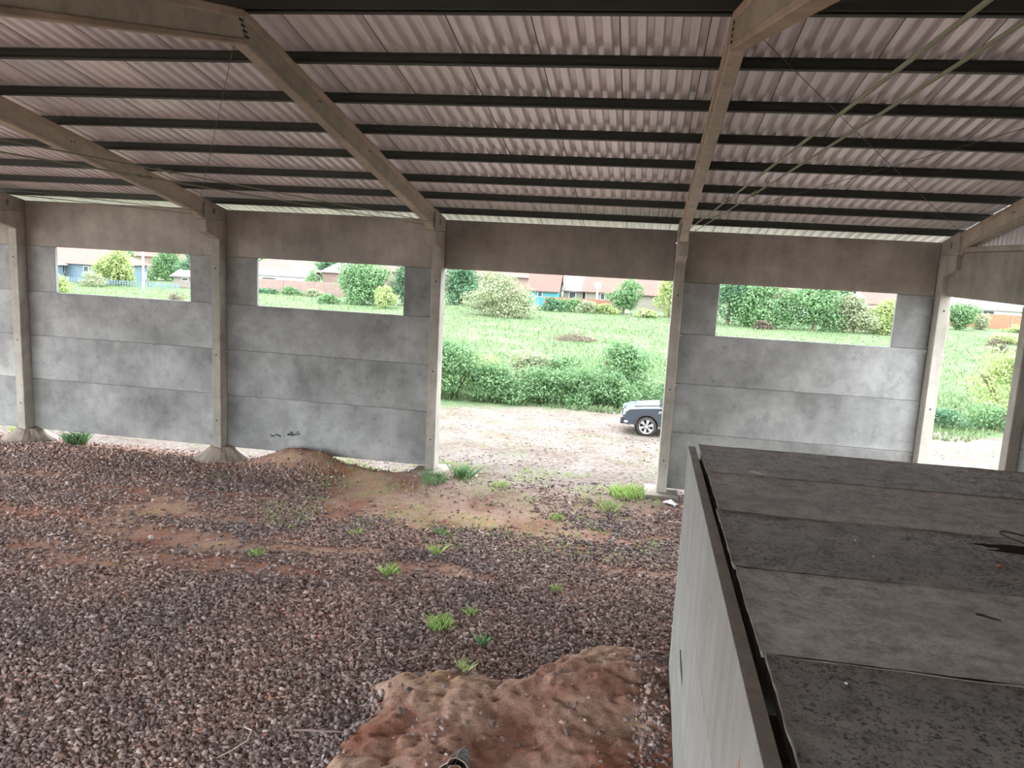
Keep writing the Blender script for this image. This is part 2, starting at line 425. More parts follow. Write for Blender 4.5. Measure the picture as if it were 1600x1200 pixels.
front = empty('wall_front_unseen'); front['kind'] = 'structure'  # unseen wall added behind the camera, closed upper rows shade the back wall
for k in range(-1, 4):
    for j in (3, 4):
        MB().box(6*k+CW, 6*k+6-CW, -20.72, -20.60, ZJ[j]+.001, ZJ[j+1]-.001).build('wall_panel', M_panel, front, bevel=.012)
for k in range(0, 5):
    MB().box(6*k-CW, 6*k+CW, -20.72, -20.52, -.1, 6.36).build('pilaster', M_column, front, bevel=.012)

# stains on the panels are dirt with a shape of its own: a painted scrawl low on the second bay
mb = MB()
for i in range(26):
    x = 7.35+random.uniform(0, 1.0); z = .72+(x-7.35)*.16+random.uniform(-.05, .05); s_ = random.uniform(.012, .035)
    mb.add([(x-s_*1.6, -.0015, z-s_*.5), (x+s_, -.0015, z-s_*.7), (x+s_*1.7, -.0015, z+s_*.4), (x-s_*.5, -.0015, z+s_*.6)], [(0, 1, 2, 3)])
mb.build('tar_smear', M_black, wall)

# shims between panels and columns
mb_sh = []
for k in range(0, 5):
    for side in (-1, 1):
        if (k == 2 and side == 1) or (k == 3 and side == -1) or (k == 4 and side == 1): continue
        for z in ZJ[1:5]:
            xc = 6*k+side*(CW+.035)
            MB().box(xc-.025, xc+.025, -.03, .0, z-.06, z-.03).build('shim', M_galv, wall)

# ------------------------------------------------------------------ columns and rafters
ordn = ['leftmost', 'second from left', 'third from left, left jamb of the open doorway,', 'fourth from left, right jamb of the open doorway,', 'corner']
col_lab = ['tall precast concrete column at the far left, standing in a cone of mortar',
           'tall precast concrete column between the two left windows, foot in a cone of mortar',
           'precast concrete column forming the left jamb of the open doorway',
           'precast concrete column forming the right jamb of the open doorway',
           'pale corner column where window wall meets the gable wall at right']
def xsec_bool(o, boxes):
    for bx in boxes:
        c = MB().box(*bx).build('cutter', M_black)
        md = o.modifiers.new('cut', 'BOOLEAN'); md.operation = 'DIFFERENCE'; md.object = c; md.solver = 'EXACT'
        dg = bpy.context.evaluated_depsgraph_get(); me = bpy.data.meshes.new_from_object(o.evaluated_get(dg))
        o.modifiers.clear(); o.data = me; bpy.data.objects.remove(c)
for k in range(0, 5):
    X0 = 6*k; zb = [.30, .32, .28, .27, .2][k]
    root = empty('concrete_column', (X0, -.1, zb)); tag(root, col_lab[k], 'column', 'precast columns along the window wall')
    prof = [(.12, zb), (.12, 6.450), (-1.0, 6.450), (-.96, 6.13), (-.34, 5.97), (-.34, zb)]
    MB().prism(prof, X0-CW, X0+CW).build('shaft', M_column, root, bevel=.012)
    # lifting holes, rainwater outlet plugs on the inner face
    mb = MB()
    for z in (1.1, 2.9, 5.2):
        mb.tube([(X0, -.345, z), (X0, -.325, z)], .022, 8)
    mb.build('sleeve_hole', M_black, root)
    if k < 2:
        rings = []; n = 28; mb = MB(); vs = []; fs = []
        for j, (r, z) in enumerate([(.80, -.06), (.72, .03), (.55, .14), (.36, .28), (.30, .34), (.20, .36)]):
            for t in range(n):
                a = 2*math.pi*t/n; rr = r*(1+.10*math.sin(3*a+k)+.06*math.sin(7*a+j))
                vs.append((X0+rr*math.cos(a), -.13+rr*math.sin(a)*.95, z+.012*math.sin(5*a+j)))
            if j:
                for t in range(n): fs.append(((j-1)*n+t, (j-1)*n+(t+1) % n, j*n+(t+1) % n, j*n+t))
        fs.append(tuple(range(5*n, 6*n)))
        MB().add(vs, fs).build('mortar_collar', M_footing, root)
    else:
        MB().box(X0-.42, X0+.42, -.62, .40, -.05, zb-.005).build('footing', M_footing, root, bevel=.02)

raf_lab = [('concrete rafter springing from the leftmost column, mostly cut by the frame', None),
           ('concrete roof rafter rising to the left from the column between the windows', 'continuation past the ridge of the rafter above the column between the windows'),
           ('concrete roof rafter rising from the left doorway column to the ridge at upper left', 'concrete rafter past the ridge running out of the upper left corner'),
           ('steep looking concrete rafter above the right doorway column', 'concrete rafter past the ridge running out at the top, right of centre'),
           ('concrete rafter along the gable wall at the right edge', 'concrete rafter past the ridge along the gable wall')]
YR = 10.3; S = .1942; ZT = 6.768; DP = .41
def iprof(root, X0, seg, name_w, sign):
    pass
for k in range(0, 5):
    X0 = 6*k
    root = empty('concrete_rafter', (X0, 0, 6.45)); tag(root, raf_lab[k][0], 'rafter', 'roof rafters')
    zt = lambda d: ZT+S*d
    # end block resting on the corbel, as wide as the column
    eb = MB().prism([(.10, 6.452), (.10, zt(-.10)), (-1.0, zt(1.0)), (-1.06, 6.60), (-1.0, 6.452)], X0-CW, X0+CW).build('end_block', M_column, root, bevel=.01)
    eb.location = (0, 0, 0); 
    eb.data.transform(Matrix.Translation((-X0, 0, -6.45)))
    cut = MB()
    # square pocket through the block
    eb.parent = None
    eb.data.transform(Matrix.Translation((X0, 0, 6.45)))
    xsec_bool(eb, [(X0+CW-.07, X0+CW+.05, -.65, -.54, 6.60, 6.74), (X0-CW-.05, X0-CW+.07, -.65, -.54, 6.60, 6.74)])
    eb.parent = root; eb.location = (-X0, 0, -6.45)
    # web and flanges, from the block to the ridge; a faceted I section
    w1, w2 = .088, .066
    def slab(d0, d1, za, zb_, half, haunch=False):
        pts = [(-d0, zt(d0)-za), (-d1, zt(d1)-za), (-d1, zt(d1)-zb_), (-d0, zt(d0)-zb_)]
        return pts
    MB().prism([(-1.0, zt(1.0)-.10), (-YR+.01, zt(YR)-.10), (-YR+.01, zt(YR)-DP+.06), (-1.45, zt(1.45)-DP+.06), (-1.15, 6.56), (-1.0, 6.47)], X0-w2, X0+w2).build('web', M_rafter, root)
    MB().prism(slab(.9, YR-.01, 0, .10, w1), X0-w1, X0+w1).build('top_flange', M_flange, root, bevel=.012)
    MB().prism([(-YR+.01, zt(YR)-DP+.07), (-YR+.01, zt(YR)-DP), (-1.45, zt(1.45)-DP), (-1.15, 6.50), (-1.01, 6.453), (-1.01, 6.52), (-1.15, 6.57), (-1.45, zt(1.45)-DP+.07)], X0-w1, X0+w1).build('bottom_flange', M_rafter, root, bevel=.012)
    for dd in (3.3, 5.6, 7.9):
        mb = MB()
        for q in (0, .09): mb.tube([(X0-w2-.004, -dd-q, zt(dd)-.17), (X0+w2+.004, -dd-q, zt(dd)-.17)], .018, 8)
        mb.build('sleeve_hole', M_black, root)
    if k >= 1:
        root = empty('concrete_rafter', (X0, -YR-.01, zt(YR)-DP)); tag(root, raf_lab[k][1], 'rafter', 'roof rafters')
        zb2 = lambda yv: ZT+S*(2*YR+yv)
        MB().prism([(-YR-.01, zb2(-YR)-.10), (-20.5, zb2(-20.5)-.10), (-20.5, zb2(-20.5)-DP+.06), (-YR-.01, zb2(-YR)-DP+.06)], X0-w2, X0+w2).build('web', M_rafter, root)
        MB().prism([(-YR-.01, zb2(-YR)), (-20.5, zb2(-20.5)), (-20.5, zb2(-20.5)-.10), (-YR-.01, zb2(-YR)-.10)], X0-w1, X0+w1).build('top_flange', M_flange, root, bevel=.012)
        MB().prism([(-YR-.01, zb2(-YR)-DP+.07), (-20.5, zb2(-20.5)-DP+.07), (-20.5, zb2(-20.5)-DP), (-YR-.01, zb2(-YR)-DP)], X0-w1, X0+w1).build('bottom_flange', M_flange, root, bevel=.012)
        # bolted ridge splice: steel dowels left black in the joint
        mb = MB()
        for j in range(4):
            zz = zt(YR)-.15-.055*j; mb.box(X0-w2-.012, X0+w2+.012, -YR-.12+.05*j, -YR-.03+.05*j, zz, zz+.022)
        mb.build('splice_bar', M_black, root)

# the gable column right of the side opening
root = empty('concrete_column', (23.95, -4.73, .2)); tag(root, 'gable column cut by the right edge of the frame, beyond the side opening', 'column')
MB().box(23.80, 23.998, -4.86, -4.60, .0, 5.53).build('shaft', M_column, root, bevel=.012)
MB().box(23.60, 24.2, -5.05, -4.4, -.1, .05).build('footing', M_footing, root, bevel=.02)
MB().box(23.998, 24.12, -4.86, -4.60, .0, 5.53).build('rebate', M_column, root)

# ------------------------------------------------------------------ purlins
PY = [-.51, -1.866, -3.186, -4.64, -6.015, -7.389, -8.80, -10.18]
names_ = ['lowest dark steel roof purlin, just above the top of the window wall', 'second dark steel purlin up from the window wall', 'third dark steel purlin up from the window wall',
          'fourth dark steel purlin up from the window wall', 'fifth dark steel purlin up from the window wall', 'sixth dark steel purlin up from the window wall',
          'seventh dark steel purlin up from the window wall, just below the ridge', 'dark steel ridge purlin nearer the window wall, along the top of the photo']
def purlin(yc, back, label):
    sg = -1 if back else 1
    z0 = (ZT+S*(2*YR+yc)) if back else ZT-S*yc
    h, wd, t, lip = .145, .06, .006, .018
    # C section, open side turned up-slope
    cp = [(0, 0), (-wd, 0), (-wd, lip), (-wd+t, lip), (-wd+t, t), (-t, t), (-t, h-t), (-wd+t, h-t), (-wd+t, h-lip), (-wd, h-lip), (-wd, h), (0, h)]
    pts = [(yc+sg*a*-1 if False else yc+sg*a, z0+.002+b_ + (S*-sg*a if False else 0) + abs(a)*S) for a, b_ in cp]
    o = MB().prism(pts, -6.6, 24.3).build('steel_purlin', M_purlin)
    return tag(o, label, 'purlin', 'steel purlins')
for yc, lb in zip(PY, names_): purlin(yc, False, lb)
purlin(-10.42, True, 'dark steel ridge purlin on the camera side of the ridge, top edge of photo')
for yc, lb in zip([-11.8, -13.2, -14.6, -16.0, -17.4, -18.8, -20.1],
                  ['first', 'second', 'third', 'fourth', 'fifth', 'sixth', 'seventh']):
    purlin(yc, True, lb+' dark steel purlin down from the ridge on the camera side')

# ------------------------------------------------------------------ roof sheets (trapezoidal zinc)
ceil = empty('ceiling'); ceil['kind'] = 'structure'
SW = 1.07; RB = SW/5
def sheet(x0, back, idx):
    prof = []
    for r in range(5):
        a = x0+r*RB
        prof += [(a, 0), (a+.100, 0), (a+.124, .068), (a+.190, .068)]
    prof += [(x0+SW, 0)]
    base = lambda yv: (ZT+S*(2*YR+yv) if back else ZT-S*yv)+.1525
    yy2 = [1.15, -2.5, -5.2, -8, -YR-.0] if not back else [-YR, -13, -16, -18.5, -20.9]
    vs = []; fs = []; n = len(prof)
    for yv in yy2:
        for (a, h) in prof: vs.append((a, yv, base(yv)+h))
    for i in range(len(yy2)-1):
        for j in range(n-1): fs.append((i*n+j, i*n+j+1, (i+1)*n+j+1, (i+1)*n+j))
    o = MB().add(vs, fs).build('roof_sheet', M_roof, ceil)
    q = [(x0+SW-.007, yv, base(yv)-.004) for yv in yy2]+[(x0+SW+.007, yv, base(yv)-.004) for yv in yy2]; m_ = len(yy2)
    MB().add(q, [(i, i+1, m_+i+1, m_+i) for i in range(m_-1)]).build('lap_seam', M_seam).parent = o
    sd = o.modifiers.new('thickness', 'SOLIDIFY'); sd.thickness = .0015; sd.offset = 0
x = -6.9; i = 0
while x < 24.0:
    sheet(x, False, i); sheet(x, True, i); x += SW; i += 1
MB().add([(-6.9, -YR+.2, ZT+S*(YR-.2)+.222), (24.6, -YR+.2, ZT+S*(YR-.2)+.222), (24.6, -YR, ZT+S*YR+.24), (-6.9, -YR, ZT+S*YR+.24), (-6.9, -YR-.2, ZT+S*(YR-.2)+.222), (24.6, -YR-.2, ZT+S*(YR-.2)+.222)],
         [(0, 1, 2, 3), (3, 2, 5, 4)]).build('ridge_cap', M_roof, ceil)

# ------------------------------------------------------------------ tie rods and wires
def rod(x, y0, z0, y1, z1, label, turn=True):
    root = empty('tie_rod', (x, y0, z0)); tag(root, label, 'tie rod', 'greenish steel tie rods across the shed')
    n = 14; pts = []
    for i in range(n+1):
        t = i/n; pts.append((x, y0+(y1-y0)*t, z0+(z1-z0)*t-.012*math.sin(math.pi*t)))
    MB().tube(pts, .0075, 8).build('bar', M_rod, root)
    if turn:
        t = .565; p = pts[8]; yc, zc = p[1], p[2]
        mb = MB()
        mb.box(x-.022, x-.014, yc-.10, yc+.10, zc-.008, zc+.008); mb.box(x+.014, x+.022, yc-.10, yc+.10, zc-.008, zc+.008)
        mb.tube([(x, yc-.12, zc), (x, yc-.07, zc)], .024, 6); mb.tube([(x, yc+.07, zc), (x, yc+.12, zc)], .024, 6)
        mb.build('turnbuckle', M_rod, root)
    MB().tube([(x, y0-.04, z0), (x, y0, z0)], .016, 6).build('end_nut', M_wire, root)
RN = {3: 'right doorway rafter', 2: 'left doorway rafter', 1: 'rafter between the windows'}
for k in (1, 2, 3):
    rod(6*k-.12, -1.02, 6.57, -20.4, 6.61, 'thin greenish steel tie rod on the left side of the '+RN[k])
    rod(6*k+.12, -1.02, 6.635, -20.4, 6.68, 'thin greenish steel tie rod on the right side of the '+RN[k])
def wire(p0, p1, label, r=.005):
    mb = MB(); a = Vector(p0); b_ = Vector(p1); pts = []
    for i in range(9):
        t = i/8; q = a.lerp(b_, t); q.z -= .02*math.sin(math.pi*t); pts.append(q)
    o = mb.tube(pts, r, 6).build('bracing_wire', M_wire); tag(o, label, 'wire', 'thin roof bracing wires')
def onr(x, y): return (x, y, ZT+S*(-y if y > -YR else 2*YR+y)-.03)
wire(onr(18.1, -10.1), onr(23.9, -1.0), 'thin dark bracing wire falling from the ridge to the corner column')
wire(onr(18.2, -.9), onr(23.8, -9.4), 'thin dark bracing wire rising from the right doorway column toward the gable')
wire(onr(18.1, -10.6), onr(23.9, -19.4), 'thin dark bracing wire just under the ridge at upper right')
wire(onr(11.9, -10.1), onr(6.1, -1.2), 'thin dark bracing wire across the bay left of the doorway rafter')

# ------------------------------------------------------------------ the low concrete room and its roof slabs
room = empty('concrete_room', (18.0, -14, 0)); tag(room, 'low room of smooth grey precast panels at lower right, under the slab deck', 'room')
BX0, BX1 = 17.91, 18.0
def bpan(y0, y1, z0, z1): MB().box(BX0, BX1, y0+.003, y1-.003, z0+.003, z1-.003).build('side_panel', M_block, room, bevel=.010)
for (y0, y1) in ((-15.17, -9.47), (-20.48, -15.17)):
    for (z0, z1) in ((-.1, 1.15), (1.15, 2.42), (2.42, 3.595)): bpan(y0, y1, z0, z1)
MB().box(18.0, 23.98, -20.48, -20.38, -.1, 3.44).build('end_panel', M_block, room, bevel=.006)
for (z0, z1) in ((-.1, 1.15), (1.15, 2.42), (2.42, 3.44)):
    MB().box(18.0, 23.98, -9.56, -9.47, z0+.003, z1-.003).build('end_panel', M_block, room, bevel=.006)
MB().add([(BX0, -9.47, 3.5955), (BX1, -9.47, 3.5955), (BX1, -20.48, 3.5955), (BX0, -20.48, 3.5955)], [(0, 1, 2, 3)]).build('wall_cap', M_cap, room)
mb = MB()
for i in range(46):
    yy_ = random.uniform(-16.5, -11.0); zz = random.uniform(1.3, 3.3); s_ = random.uniform(.006, .02)
    L = s_*random.uniform(1, 3)
    mb.add([(BX0-.0015, yy_-s_*.4, zz-L), (BX0-.0015, yy_+s_*.3, zz-L*.6), (BX0-.0015, yy_+s_*.4, zz+L), (BX0-.0015, yy_-s_*.3, zz+L*.7)], [(0, 1, 2, 3)])
mb.add([(BX0-.0015, -11.0, 1.50), (BX0-.0015, -11.3, 1.42), (BX0-.0015, -11.75, 1.44), (BX0-.0015, -11.6, 1.53), (BX0-.0015, -11.2, 1.58)], [(0, 1, 2, 3, 4)])
mb.build('tar_speck', M_black, room)
M_redpaint = plain('red_paint_mark', (.55, .16, .08))
MB().add([(BX0-.0015, -15.62, 2.95), (BX0-.0015, -15.60, 3.12), (BX0-.0015, -15.64, 3.22), (BX0-.0015, -15.66, 3.05)], [(0, 1, 2, 3)]).build('red_paint_mark', M_redpaint, room)

def slab_mat(name, rough, c):
    m, n, b = new_mat(name); p = pos(n)
    a = noise(n, p, .8, 5, .6, (.5, 1.4, 1)); d = noise(n, p, 5, 5, .7); f = noise(n, p, 30, 8, .8)
    col = ramp(n, a, [(.3, tuple(x*.72 for x in c)), (.7, tuple(x*1.15 for x in c))])
    col = mixc(n, .75, col, ramp(n, d, [(.36, (.50, .46, .43)), (.50, (.9, .88, .86)), (.64, (1.12, 1.12, 1.1))]), 'MULTIPLY')
    g_ = noise(n, p, 90, 3, .7)
    col = mixc(n, .5, col, ramp(n, g_, [(.38, (.6, .58, .56)), (.58, (1.05, 1.05, 1.05))]), 'MULTIPLY')
    pit = ramp(n, f, [(.42, (.14, .125, .115)), (.49, (1, 1, 1))])
    patch = ramp(n, noise(n, p, 1.1, 4, .6), [(.42, (0, 0, 0)), (.60, (1, 1, 1))])
    mm = n.nodes.new('ShaderNodeMath'); mm.operation = 'MULTIPLY'; mm.inputs[1].default_value = rough
    n.links.new(patch, mm.inputs[0])
    ad = n.nodes.new('ShaderNodeMath'); ad.operation = 'ADD'; ad.use_clamp = True; ad.inputs[1].default_value = rough*.5
    n.links.new(mm.outputs[0], ad.inputs[0])
    col = mixc(n, ad.outputs[0], col, mixc(n, 1.0, col, pit, 'MULTIPLY'))
    n.links.new(col, b.inputs[0]); b.inputs['Roughness'].default_value = .8
    bump(n, b, f, .4+rough*.6, .04)
    return m
SJ = [-9.40, -10.78, -12.25, -13.72, -15.16, -16.60, -18.05, -19.4, -20.48]
SL = [18.045, 18.055, 18.035, 18.05, 18.07, 18.07, 18.06, 18.06]
SR = [.8, .4, 1, .3, 1, .5, .5, .5]
SCc = [(.53, .48, .43), (.58, .51, .46), (.60, .555, .50), (.72, .69, .63), (.68, .64, .59), (.60, .56, .51), (.55, .51, .48), (.55, .51, .48)]
slab_lab = ['farthest dark concrete roof slab of the low room', 'second roof slab from the far end, smoother and brownish', 'third roof slab from the far end, pitted, with the wire loop',
            'fourth roof slab from the far end, smooth pale grey', 'fifth roof slab from the far end, rough and heavily pitted at lower right',
            'sixth roof slab from the far end, under the camera', 'seventh roof slab from the far end, under the camera', 'nearest roof slab behind the camera']
M_edge = concrete('slab_edge_concrete', (.50, .49, .44), .3, streak=False)
for i in range(len(SL)):
    y1, y0 = SJ[i], SJ[i+1]
    root = empty('roof_slab', (21, (y0+y1)/2, 3.45)); tag(root, slab_lab[i], 'slab', 'precast roof slabs')
    m = slab_mat('slab_surface_%d' % i, SR[i], SCc[i])
    nxs = 75; nys = 18
    gx_ = np.linspace(SL[i], 23.97, nxs); gy_ = np.linspace(y0+.002, y1-.002, nys)
    XX, YY = np.meshgrid(gx_, gy_); XX = XX.copy()
    XX[:, 0] += .006*(rng.uniform(-1, 1, nys))
    t = (YY-y0)/(y1-y0)
    ZZ = 3.612+.006*(fbm(XX*1.5, YY*3, i)-.5)*2 + .009*np.exp(-((t-.02)/.03)**2)+.006*np.exp(-((t-.98)/.03)**2) + .006*np.exp(-((XX-SL[i])/.02)**2)
    if SR[i] > .5: ZZ = ZZ+.006*(fbm(XX*14, YY*14, i+5, 3)-.5)
    Vt = np.stack([XX, YY, ZZ], -1).reshape(-1, 3)
    I = (np.arange(nys-1)[:, None]*nxs+np.arange(nxs-1)[None]).ravel()
    o = mesh_np('top_surface', Vt-np.array([21, (y0+y1)/2, 3.45]), np.stack([I, I+1, I+nxs+1, I+nxs], 1), m, root, True)
    # body under the skin, with a pale ragged left end
    mb = MB().box(SL[i]+.03, 23.97, y0+.003, y1-.003, 3.45, 3.595); mb.build('slab_body', M_cap, root)
    e = [(XX[j, 0], YY[j, 0], ZZ[j, 0]) for j in range(nys)]
    vs = []
    for (a, b_, c) in e: vs += [(a-.004, b_, c+.002), (a+.005, b_, c+.003), (a+.04, b_, 3.585), (a+.006, b_, 3.588)]
    fs = []
    for j in range(nys-1):
        for q in range(4): fs.append((4*j+q, 4*j+(q+1) % 4, 4*j+4+(q+1) % 4, 4*j+4+q))
    fs += [(0, 1, 2, 3), (4*nys-1, 4*nys-2, 4*nys-3, 4*nys-4)]
    MB().add(vs, fs).build('slab_end', M_edge, root)
    rj = random.Random(i+70); xs_ = [SL[i]+.02+q*.16 for q in range(37)]
    MB().tube([(xq, y1-.012+rj.uniform(-.008, .008), 3.607+rj.uniform(-.002, .004)) for xq in xs_], [rj.uniform(.007, .014) for _ in xs_], 5).build('joint_grout', M_cap, root)

# wire loop with its rusty puddle, little litter on the slabs
pts = []
for i in range(25):
    t = i/24; a = math.pi*(.5+t*1.0)
    pts.append((20.78+.26*math.cos(a), -12.42+.16*math.sin(a)*1.0, 3.66+.05*math.sin(math.pi*t)))
pts = [(21.9, -12.22, 3.635), (21.2, -12.24, 3.655)]+pts+[(21.2, -12.6, 3.655), (21.9, -12.66, 3.635)]
o = MB().tube(pts, .009, 6).build('wire_loop', M_wire); tag(o, 'dark bent wire loop lying on the pitted slab at right edge', 'wire')
M_stain = plain('rust_stain', (.035, .022, .018), .95)
M_stain.node_tree.nodes['Principled BSDF'].inputs['Specular IOR Level'].default_value = .05
M_rim = plain('husk_rim', (.34, .25, .19), .8)
def patch(name, pts, mat, label, cat):
    # low irregular heap with thickness
    n = len(pts); cx = sum(p[0] for p in pts)/n; cy = sum(p[1] for p in pts)/n
    vs = [(p[0], p[1], p[2]) for p in pts]+[(cx+(p[0]-cx)*.7, cy+(p[1]-cy)*.7, p[2]+p[3]) for p in pts]
    fs = [(i, (i+1) % n, n+(i+1) % n, n+i) for i in range(n)]+[tuple(range(n, 2*n))]
    o = MB().add(vs, fs).build(name, mat, smooth=False); return tag(o, label, cat)
pts = []
for i in range(18):
    a = 2*math.pi*i/18; rr = 1+.18*math.sin(3*a+1)+.1*math.sin(7*a)
    pts.append((21.05+.95*rr*math.cos(a), -12.58+.15*rr*math.sin(a)-.04*math.cos(a), 3.609, .007))
patch('oily_puddle', pts, M_stain, 'black oily puddle under the wire loop on the slab', 'puddle')
def stick(p0, p1, r, mat, name, label, bend=.0):
    a = Vector(p0); b_ = Vector(p1); c = (a+b_)/2+Vector((bend, bend*.4, abs(bend)*.2))
    o = MB().tube([a, a.lerp(c, .6)+Vector((0, 0, .003)), c, c.lerp(b_, .5), b_], [r, r*1.1, r, r*.9, r*.6], 6).build(name, mat)
    return tag(o, label, 'stick')
stick((18.55, -10.66, 3.63), (18.70, -10.74, 3.63), .010, M_twig, 'wood_chip', 'small pale wood chip on the farthest slab')
stick((19.66, -14.18, 3.63), (19.80, -14.25, 3.63), .008, M_black, 'charred_stick', 'short black stick on the pale smooth slab')
M_redchip = plain('brick_red', (.42, .12, .07))
patch('brick_chip', [(20.27+.03*math.cos(a), -13.05+.025*math.sin(a), 3.61, .015) for a in (0, 1.1, 2.3, 3.4, 4.6, 5.5)], M_redchip, 'small red brick chip on the pitted slab', 'debris')
for (a, b_, lb) in [(19.2, -12.75, 'tiny white pebble on the pitted slab, left of the wire loop'), (19.25, -13.15, 'tiny white pebble near the joint with the pale slab'), (18.5, -15.4, 'tiny white pebble at the corner of the rough slab')]:
    patch('white_pebble', [(a+.012*math.cos(t), b_+.012*math.sin(t), 3.61, .012) for t in (0, 1.2, 2.5, 3.7, 5)], M_white, lb, 'pebble')

# ------------------------------------------------------------------ litter and twigs on the floor
def hz(x, y): return float(height(np.array([x]), np.array([y]))[0])
M_rag = plain('white_plastic', (.78, .80, .80), .5)
def crumple(name, cx, cy, sx, sy, h, mat, label, cat, seed=0, rot=0):
    rr = np.random.default_rng(seed); n = 9
    g = np.linspace(-1, 1, n); A, B = np.meshgrid(g, g); rad = np.clip(np.hypot(A, B), 0, 1.4)
    zz = h*(1-rad/1.42)*(.4+.9*rr.random((n, n))); A = A+rr.uniform(-.1, .1, (n, n)); B = B+rr.uniform(-.1, .1, (n, n))
    A, B = A*math.cos(rot)-B*math.sin(rot)*sy/sx, A*math.sin(rot)*sx/sy+B*math.cos(rot)
    V = np.stack([cx+A*sx, cy+B*sy, hz(cx, cy)+.03+zz], -1).reshape(-1, 3)
    I = (np.arange(n-1)[:, None]*n+np.arange(n-1)[None]).ravel()
    o = mesh_np(name, V, np.stack([I, I+1, I+n+1, I+n], 1), mat)
    md = o.modifiers.new('t', 'SOLIDIFY'); md.thickness = .004
    return tag(o, label, cat)
crumple('plastic_bag', 18.22, -.95, .17, .08, .10, M_rag, 'crumpled white plastic bag beside the right doorway column foot', 'bag', 3, -.6)
crumple('plastic_scrap', 16.33, -9.25, .05, .05, .08, M_rag, 'small white plastic scrap on the stones beside the clay mound', 'litter', 4)
crumple('blue_scrap', 15.1, -9.42, .03, .03, .05, plain('blue_plastic', (.03, .06, .3)), 'tiny blue plastic scrap on the stones', 'litter', 5)
M_sack = plain('dark_sack', (.10, .085, .075), .8, var=.5, scale=14)
# torn dark husk at the bottom edge: two curled shells with a pale rim
HY = -12.0
root = empty('torn_husk', (15.55, HY, hz(15.55, HY))); tag(root, 'dark torn husk with a pale rim on the clay mound, bottom edge', 'husk')
hb = hz(15.55, HY)
def arch_shell(name, off, wid, hgt, y0, y1, mat, k):
    vs = []; fs = []; n = 9; m_ = 10; rr = random.Random(k)
    for i in range(n+1):
        t = i/n; w_ = wid*(1-t)**.55+.004; h_ = hgt*(1-.75*t**1.6)
        for j in range(m_+1):
            a = math.pi*j/m_; jag = 1+.10*math.sin(5*a+k)+.05*rr.uniform(-1, 1)
            vs.append((off-w_*math.cos(a)*jag, y0+(y1-y0)*t+.03*math.sin(4*a), -.04+h_*math.sin(a)**.8*jag))
    for i in range(n):
        for j in range(m_): a = i*(m_+1)+j; fs.append((a, a+1, a+m_+2, a+m_+1))
    o = MB().add(vs, fs).build(name, mat); o.parent = root; o.modifiers.new('t', 'SOLIDIFY').thickness = .01
    r_ = MB().tube([Vector(v) for v in vs[:m_+1]], .007, 5).build('rim', M_rim); r_.parent = o
    r_ = MB().tube([Vector(vs[i*(m_+1)+m_//2])+Vector((0, 0, .006)) for i in range(n+1)], .005, 5).build('rib', M_rim); r_.parent = o
arch_shell('outer_shell', 0, .17, .26, -.28, .22, M_sack, 1)
arch_shell('inner_shell', -.02, .10, .15, -.24, .10, M_black, 2)
z_ = hz(12.85, -11.7)+.05
o = MB().tube([(12.72, -11.58, z_), (12.86, -11.66, z_+.03), (12.90, -11.85, z_+.02), (12.80, -12.05, z_), (12.70, -12.2, z_-.01)], [.006, .009, .009, .008, .005], 6).build('pale_root', M_twig)
tag(o, 'curved pale root lying on the stones at bottom left', 'root')
stick((13.35, -11.52, hz(13.4, -11.5)+.07), (13.95, -11.50, hz(13.9, -11.5)+.08), .014, plain('weathered_wood', (.20, .14, .12)), 'wood_stick', 'straight brown stick on the stones left of the clay mound', .01)
stick((14.15, -9.55, hz(14.2, -9.5)+.05), (14.42, -9.25, hz(14.4, -9.3)+.05), .007, M_twig, 'dry_twig', 'thin dry twig at the left end of the clay mound', .03)
stick((14.18, -6.35, hz(14.2, -6.35)+.05), (14.22, -6.05, hz(14.2, -6)+.07), .009, M_twig, 'dry_twig', 'short pale twig standing in the gravel in mid floor', .02)

# ------------------------------------------------------------------ plants
def leaf_cloud(name, blobs, n, size, mat, parent=None, seed=0, shell=.55, aspect=.55, droop=0.):
    r = np.random.default_rng(seed)
    vol = np.array([b_[3]*b_[4]*b_[5] for b_ in blobs])**.67; pr = vol/vol.sum()
    idx = r.choice(len(blobs), n, p=pr); B = np.array(blobs)[idx]
    d = r.normal(size=(n, 3)); d /= np.linalg.norm(d, axis=1)[:, None]
    rad = shell+(1-shell)*r.random(n); rad *= 1+.22*(r.random(n)-.5)
    P = B[:, :3]+d*B[:, 3:6]*rad[:, None]
    P[:, 2] = np.maximum(P[:, 2], .02)
    nrm = d*.7+r.normal(size=(n, 3))*.6+np.array([0, 0, .35]); nrm /= np.linalg.norm(nrm, axis=1)[:, None]
    t = np.cross(nrm, r.normal(size=(n, 3))); t /= np.linalg.norm(t, axis=1)[:, None]; bt = np.cross(nrm, t)
    s = size*(.6+.8*r.random(n))[:, None]
    A = P-t*s*.5; C = P+t*s*.5; B1 = P+bt*s*aspect*.5+nrm*s*.10; D = P-bt*s*aspect*.5+nrm*s*.10
    V = np.stack([A, B1, C, D], 1).reshape(-1, 3)
    F = np.arange(4*n).reshape(-1, 4)
    return mesh_np(name, V, F, mat, parent)
def blobs_for(cx, cy, z0, rx, ry, h, k, seed, flat=False):
    r = random.Random(seed); L = []
    for i in range(k):
        a = r.uniform(0, 2*math.pi); q = math.sqrt(r.random())*.72; t = r.random()
        shrink = 1-.55*t*t
        L.append((rx*q*shrink*math.cos(a), ry*q*shrink*math.sin(a), z0+h*(.14+.68*t), rx*r.uniform(.28, .48), ry*r.uniform(.3, .5), h*r.uniform(.16, .28)))
    L.append((0, 0, z0+h*.42, rx*.66, ry*.6, h*.42))
    return L
